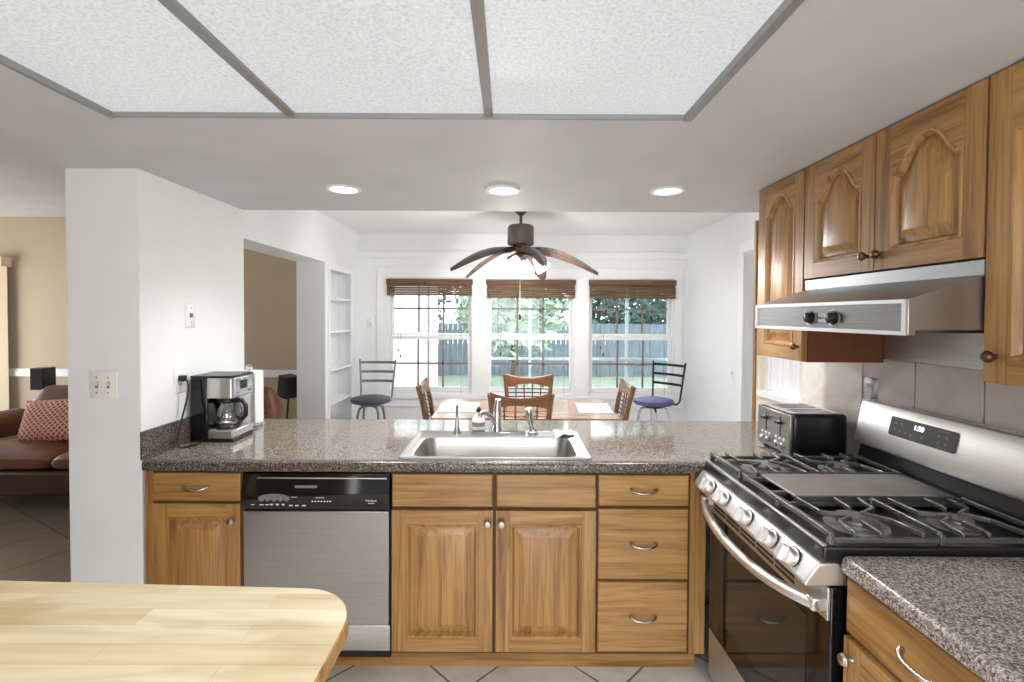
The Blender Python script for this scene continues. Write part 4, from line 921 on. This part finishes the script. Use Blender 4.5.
# ------------------------------------------------------------------ ceiling fan
FX, FY = 0.10, 4.30
t = thing('ceiling_fan', 'ceiling fan with drooping leaf-shaped blades and lit glass shades', 'ceiling fan', (FX, FY, ZD))
MB().lathe([(0.065, 0), (0.062, -0.015), (0.03, -0.045), (0.018, -0.055)], (FX, FY, ZD)).build('canopy', 'fanhouse', t)
MB().cyl((FX, FY, ZD - 0.05), (FX, FY, 2.29), 0.013).build('downrod', 'fanhouse', t)
MB().lathe([(0.03, 0.0), (0.05, -0.004), (0.10, -0.012), (0.116, -0.03), (0.118, -0.17), (0.112, -0.185), (0.06, -0.19)], (FX, FY, 2.31), n=36).build('motor_housing', 'fanhouse', t)
MB().lathe([(0.06, 0), (0.075, -0.02), (0.06, -0.04), (0.045, -0.06), (0.05, -0.085), (0.02, -0.11)], (FX, FY, 2.125)).build('hub', 'bronze', t)
for a in (212, 284, 356, 68, 140):
    m = MB(); L = []
    N = 18; ca, sa = math.cos(R(a)), math.sin(R(a))
    for k in range(N + 1):
        s = k / N; rr = 0.07 + 0.61 * s
        wd = 0.018 + 0.088 * math.sin(PI * min(1, s * 0.93 + 0.07) ** 0.85) ** 0.8 if s < 1 else 0.006
        zz = 2.095 + 0.015 * math.sin(PI * s) - 0.215 * s ** 1.7; tw = -0.30
        row = []
        for q, dz in ((-1, 0), (-0.5, 0.004), (0, 0.006), (0.5, 0.004), (1, 0), (0.5, -0.004), (0, -0.004), (-0.5, -0.004)):
            lx, ly = rr, wd * q * 0.9; row.append((FX + lx * ca - ly * sa, FY + lx * sa + ly * ca, zz + dz + ly * tw - 0.02 * q * q))
        L.append(row)
    b_ = m.loops(L).build('blade', 'fanblade', t)
    MB().tube([(FX + 0.05 * ca, FY + 0.05 * sa, 2.10), (FX + 0.11 * ca, FY + 0.11 * sa, 2.088), (FX + 0.17 * ca, FY + 0.17 * sa, 2.085)], [0.012, 0.016, 0.008], 8).build('blade_bracket', 'bronze', b_)
for k, a in enumerate((250, 340, 70, 160)):
    ca, sa = math.cos(R(a)), math.sin(R(a))
    d_ = Vector((ca * 0.66, sa * 0.66, -0.75)).normalized(); p = Vector((FX + 0.115 * ca, FY + 0.115 * sa, 2.02))
    arm = MB().tube([(FX + 0.02 * ca, FY + 0.02 * sa, 2.06), p, p + d_ * 0.03], 0.010, 8).build('light_arm', 'bronze', t)
    q = d_.to_track_quat('Z', 'Y').to_matrix().to_4x4(); q.translation = p + d_ * 0.02
    MB().mark().lathe([(0.022, 0), (0.030, 0.015), (0.046, 0.055), (0.058, 0.095), (0.068, 0.125)], (0, 0, 0), cap1=False).apply(q).build('glass_shade', 'bulb', arm)
    bp = p + d_ * 0.17
    lamp('fan_bulb', 'POINT', bp, 14, (1, 0.985, 0.97), shadow_soft_size=0.05)
c = MB().tube([(FX - 0.005, FY - 0.03, 2.02), (FX - 0.005, FY - 0.03, 1.52)], 0.0022, 6).build('pull_chain', 'chrome', t)
MB().lathe([(0.004, 0), (0.011, 0.01), (0.010, 0.04), (0.003, 0.055)], (FX - 0.005, FY - 0.03, 1.465), n=12).build('chain_pendant', 'black', c)

# ------------------------------------------------------------------ living room
t = thing('sofa', 'brown leather sofa with rolled arms in the living room', 'sofa', (-3.2, 4.1, 0))
SXa, SXb = -4.62, -2.05
MB().box(SXa + 0.06, SXb - 0.04, 3.66, 4.50, 0.10, 0.30).build('base', 'leatherdark', t, bevel=0.03, seg=3)
for x in (SXa + 0.12, SXb - 0.12):
    for y in (3.74, 4.42): MB().cyl((x, y, 0), (x, y, 0.11), 0.025).build('foot', 'black', t)
def cushion(x0, x1, y0, y1, z0, z1, puff=0.03):
    m = MB(); N = 10; top, bot = [], []
    for i in range(N + 1):
        a, b = [], []
        for j in range(N + 1):
            u, v = -1 + 2 * i / N, -1 + 2 * j / N; f = (1 - u ** 6) * (1 - v ** 6)
            x, y = (x0 + x1) / 2 + (x1 - x0) / 2 * u, (y0 + y1) / 2 + (y1 - y0) / 2 * v
            a.append(m.bm.verts.new((x, y, z1 - 0.05 * (1 - f) + puff * (1 - u * u) * (1 - v * v)))); b.append(m.bm.verts.new((x, y, z0 + 0.03 * (1 - f))))
        top.append(a); bot.append(b)
    for i in range(N):
        for j in range(N):
            m.face([top[i][j], top[i + 1][j], top[i + 1][j + 1], top[i][j + 1]]); m.face([bot[i][j], bot[i][j + 1], bot[i + 1][j + 1], bot[i + 1][j]])
    for i in range(N):
        for S, j in ((0, 0), (1, N)): m.face([top[i][j], bot[i][j], bot[i + 1][j], top[i + 1][j]]); m.face([top[j][i], top[j][i + 1], bot[j][i + 1], bot[j][i]])
    return m
xs = [SXa + 0.24, -3.47, -2.83, SXb - 0.02 - 0.20]
for k in range(3): cushion(xs[k] + 0.004, xs[k + 1] - 0.004, 3.63, 4.28, 0.29, 0.455).build('seat_cushion', 'leather', t, sub=1)
for k in range(3):
    m = MB(); L = []
    x0, x1 = xs[k] + (0.0 if k else 0.10), xs[k + 1] + (0.235 if k == 2 else 0)
    for q in range(9):
        s = -1 + 2 * q / 8; f = (1 - abs(s) ** 18) ** 0.5 if abs(s) < 1 else 0.5
        hw = (x1 - x0) / 2 - 0.004
        L.append([((x0 + x1) / 2 + hw * s, y, z_) for y, z_ in ((4.22, 0.42), (4.20, 0.45 + 0.15 * f), (4.27, 0.50 + 0.33 * f), (4.36, 0.51 + 0.36 * f), (4.45, 0.50 + 0.33 * f), (4.50, 0.50), (4.50, 0.28), (4.30, 0.28))])
    m.loops(L).build('back_cushion', 'leather', t, sub=2)
for x0, x1 in ((SXa, SXa + 0.235), (SXb - 0.215, SXb)):
    m = MB(); L = []; xc = (x0 + x1) / 2; hw = (x1 - x0) / 2
    for y in (3.66, 3.68, 4.44, 4.46):
        sh = 0.92 if y in (3.66, 4.46) else 1.0
        prof = [(-0.75, 0.10), (-0.75, 0.44), (-1, 0.52)] + [(math.cos(R(180 - 18 * k)), 0.54 + 0.09 * math.sin(R(18 * k))) for k in range(11)] + [(1, 0.52), (0.75, 0.44), (0.75, 0.10)]
        L.append([(xc + hw * u * sh, y, 0.1 + (v - 0.1) * (0.99 if sh < 1 else 1)) for u, v in prof])
    m.loops(L).build('arm', 'leather', t, bevel=0.012)
# throw pillow
m = MB(); N = 14; T, B = [], []
for i in range(N + 1):
    a, b = [], []
    for j in range(N + 1):
        u, v = -1 + 2 * i / N, -1 + 2 * j / N; th = 0.075 * max(0, (1 - u ** 4) * (1 - v ** 4)) ** 0.6
        k = 1 - 0.07 * (1 - u * u) * abs(v) ** 3; l = 1 - 0.07 * (1 - v * v) * abs(u) ** 3
        a.append(m.bm.verts.new((0.23 * u * l, -th, 0.19 * v * k))); b.append(m.bm.verts.new((0.23 * u * l, th, 0.19 * v * k)))
    T.append(a); B.append(b)
for i in range(N):
    for j in range(N): m.face([T[i][j], T[i + 1][j], T[i + 1][j + 1], T[i][j + 1]]); m.face([B[i][j], B[i][j + 1], B[i + 1][j + 1], B[i + 1][j]])
bmesh.ops.remove_doubles(m.bm, verts=m.bm.verts, dist=0.0005)
o = m.build('throw_pillow', 'pillow'); o.location = (-3.74, 3.97, 0.625); o.rotation_euler = (R(-24), R(-5), R(3)); o.scale = (1.12, 1.0, 0.98)
tag(o, 'red and cream lattice patterned throw pillow on the leather sofa', 'pillow')
for lab, x, y, z0, rz in (('black satellite speaker on a stand behind the throw pillow', -4.86, 5.05, 0.71, 4), ('black satellite speaker on a stand in the opening beside the dining room', -2.255, 4.93, 0.66, -28)):
    t = thing('speaker', lab, 'speaker', (x, y, 0), 'black speakers on stands in the living room')
    c, s = math.cos(R(rz)), math.sin(R(rz))
    mt = Matrix.Translation((x, y, z0)) @ Matrix.Rotation(R(rz), 4, 'Z') @ Matrix.Rotation(R(8 if rz < 0 else 0), 4, 'Y')
    b_ = MB().mark().box(-0.068, 0.068, -0.075, 0.075, 0, 0.225).apply(mt).build('speaker_box', 'black', t, bevel=0.006)
    MB().mark().box(-0.060, 0.060, -0.079, -0.074, 0.008, 0.217).apply(mt).build('grille_cloth', plain('speaker_cloth', srgb(30, 29, 29), 0.9), b_)
    MB().tube([(x, y, 0.02), (x - 0.02, y + 0.02, z0 * 0.6), (x + 0.005, y, z0 - 0.06), (x + 0.012, y, z0 + 0.012)], 0.011, 8).build('stand_pole', 'black', t)
    MB().lathe([(0.13, 0), (0.13, 0.012), (0.02, 0.025)], (x, y, 0)).build('stand_base', 'black', t)
t = thing('vertical_blind', 'cream vertical blind with valance on the beige living room wall', 'blind', (-5.9, 5.35, 2.0))
MB().box(-6.6, -5.52, 5.28, 5.398, 2.01, 2.12).build('valance', plain('cream_valance', srgb(238, 226, 200), 0.5), t, bevel=0.004)
m = MB()
for k in range(11):
    x = -6.62 + k * 0.1; m.box(x, x + 0.105, 5.335 + 0.012 * (k % 2), 5.338 + 0.012 * (k % 2), 0.03, 2.02)
m.build('vanes', plain('cream_vane', srgb(200, 182, 152), 0.6), t)

# ------------------------------------------------------------------ outside the dining windows
o = MB().box(-14, 16, 5.85, 30, -0.35, -0.25).build('lawn', 'lawn'); o['kind'] = 'structure'
t = thing('neighbour_wing', 'white-sided house wing outside the first dining window', 'house', (-3.6, 8.5, -0.25))
MB().box(-6.5, -1.32, 8.0, 9.0, -0.25, 3.6).build('siding', 'housewhite', t)
MB().box(-1.345, -1.31, 7.985, 8.03, -0.25, 3.6).build('corner_board', 'grey', t)
MB().box(-6.6, -1.1, 7.7, 9.3, 3.6, 3.75).build('eave', 'housewhite', t)
t = thing('privacy_fence', 'grey weathered board fence across the lawn', 'fence', (1, 14, -0.25))
m = MB()
x = -9.0
while x < 12: m.box(x, x + 0.135, 14.0, 14.02, -0.23, 1.28); x += 0.142
m.build('boards', 'fencewood', t)
for z_ in (0.1, 1.0): MB().box(-9, 12, 14.02, 14.06, z_, z_ + 0.09).build('rail', 'fencewood', t)
for k in range(10): MB().box(-8.9 + 2.3 * k, -8.8 + 2.3 * k, 14.06, 14.15, -0.26, 1.3).build('post', 'fencewood', t)
def tree(name, label, x, y, h, rx, rz, cz, n, ls, mat, trunk=0.07, group='trees outside the dining windows'):
    t = thing(name, label, 'tree', (x, y, -0.25), group)
    MB().tube([(x, y, -0.26), (x + 0.06, y, h * 0.3), (x - 0.03, y + 0.05, h * 0.75)], [trunk, trunk * 0.8, trunk * 0.4], 8).build('trunk', 'bark', t)
    m = MB()
    for _ in range(n):
        while True:
            p = Vector((random.uniform(-1, 1), random.uniform(-1, 1), random.uniform(-1, 1)))
            if 0.2 < p.length < 1: break
        c = Vector((x + p.x * rx, y + p.y * rx * 0.8, cz + p.z * rz)); d = Vector((random.gauss(0, 1), random.gauss(0, 1), random.gauss(0, 0.8))).normalized()
        e = d.cross(Vector((random.gauss(0, 1), random.gauss(0, 1), random.gauss(0, 1)))).normalized(); l = ls * random.uniform(0.6, 1.3)
        v = [m.bm.verts.new(q) for q in (c - d * l, c + e * l * 0.28, c + d * l, c - e * l * 0.28)]
        m.face(v)
    m.build('foliage', mat, t)
tree('leafy_tree', 'pale leafy shrub tree in front of the fence at the middle window', 0.05, 9.6, 1.9, 1.15, 0.95, 1.55, 900, 0.14, 'leafB')
tree('leafy_tree', 'bushy green tree rising behind the fence at the middle window', 0.4, 16.8, 4.4, 1.9, 2.2, 2.9, 3600, 0.23, 'leafA')
tree('leafy_tree', 'blue-green tree rising behind the fence at the window by the stool', 4.6, 17.0, 4.2, 2.1, 2.2, 2.4, 4200, 0.22, 'leafC')
tree('leafy_tree', 'small green tree outside the first window past the white wing', -0.75, 12.6, 2.4, 0.7, 1.0, 1.9, 600, 0.13, 'leafA')
tree('leafy_tree', 'tall blue-green tree behind the fence past the white wing', -4.2, 17.5, 5.0, 2.4, 2.6, 3.1, 3000, 0.22, 'leafC')
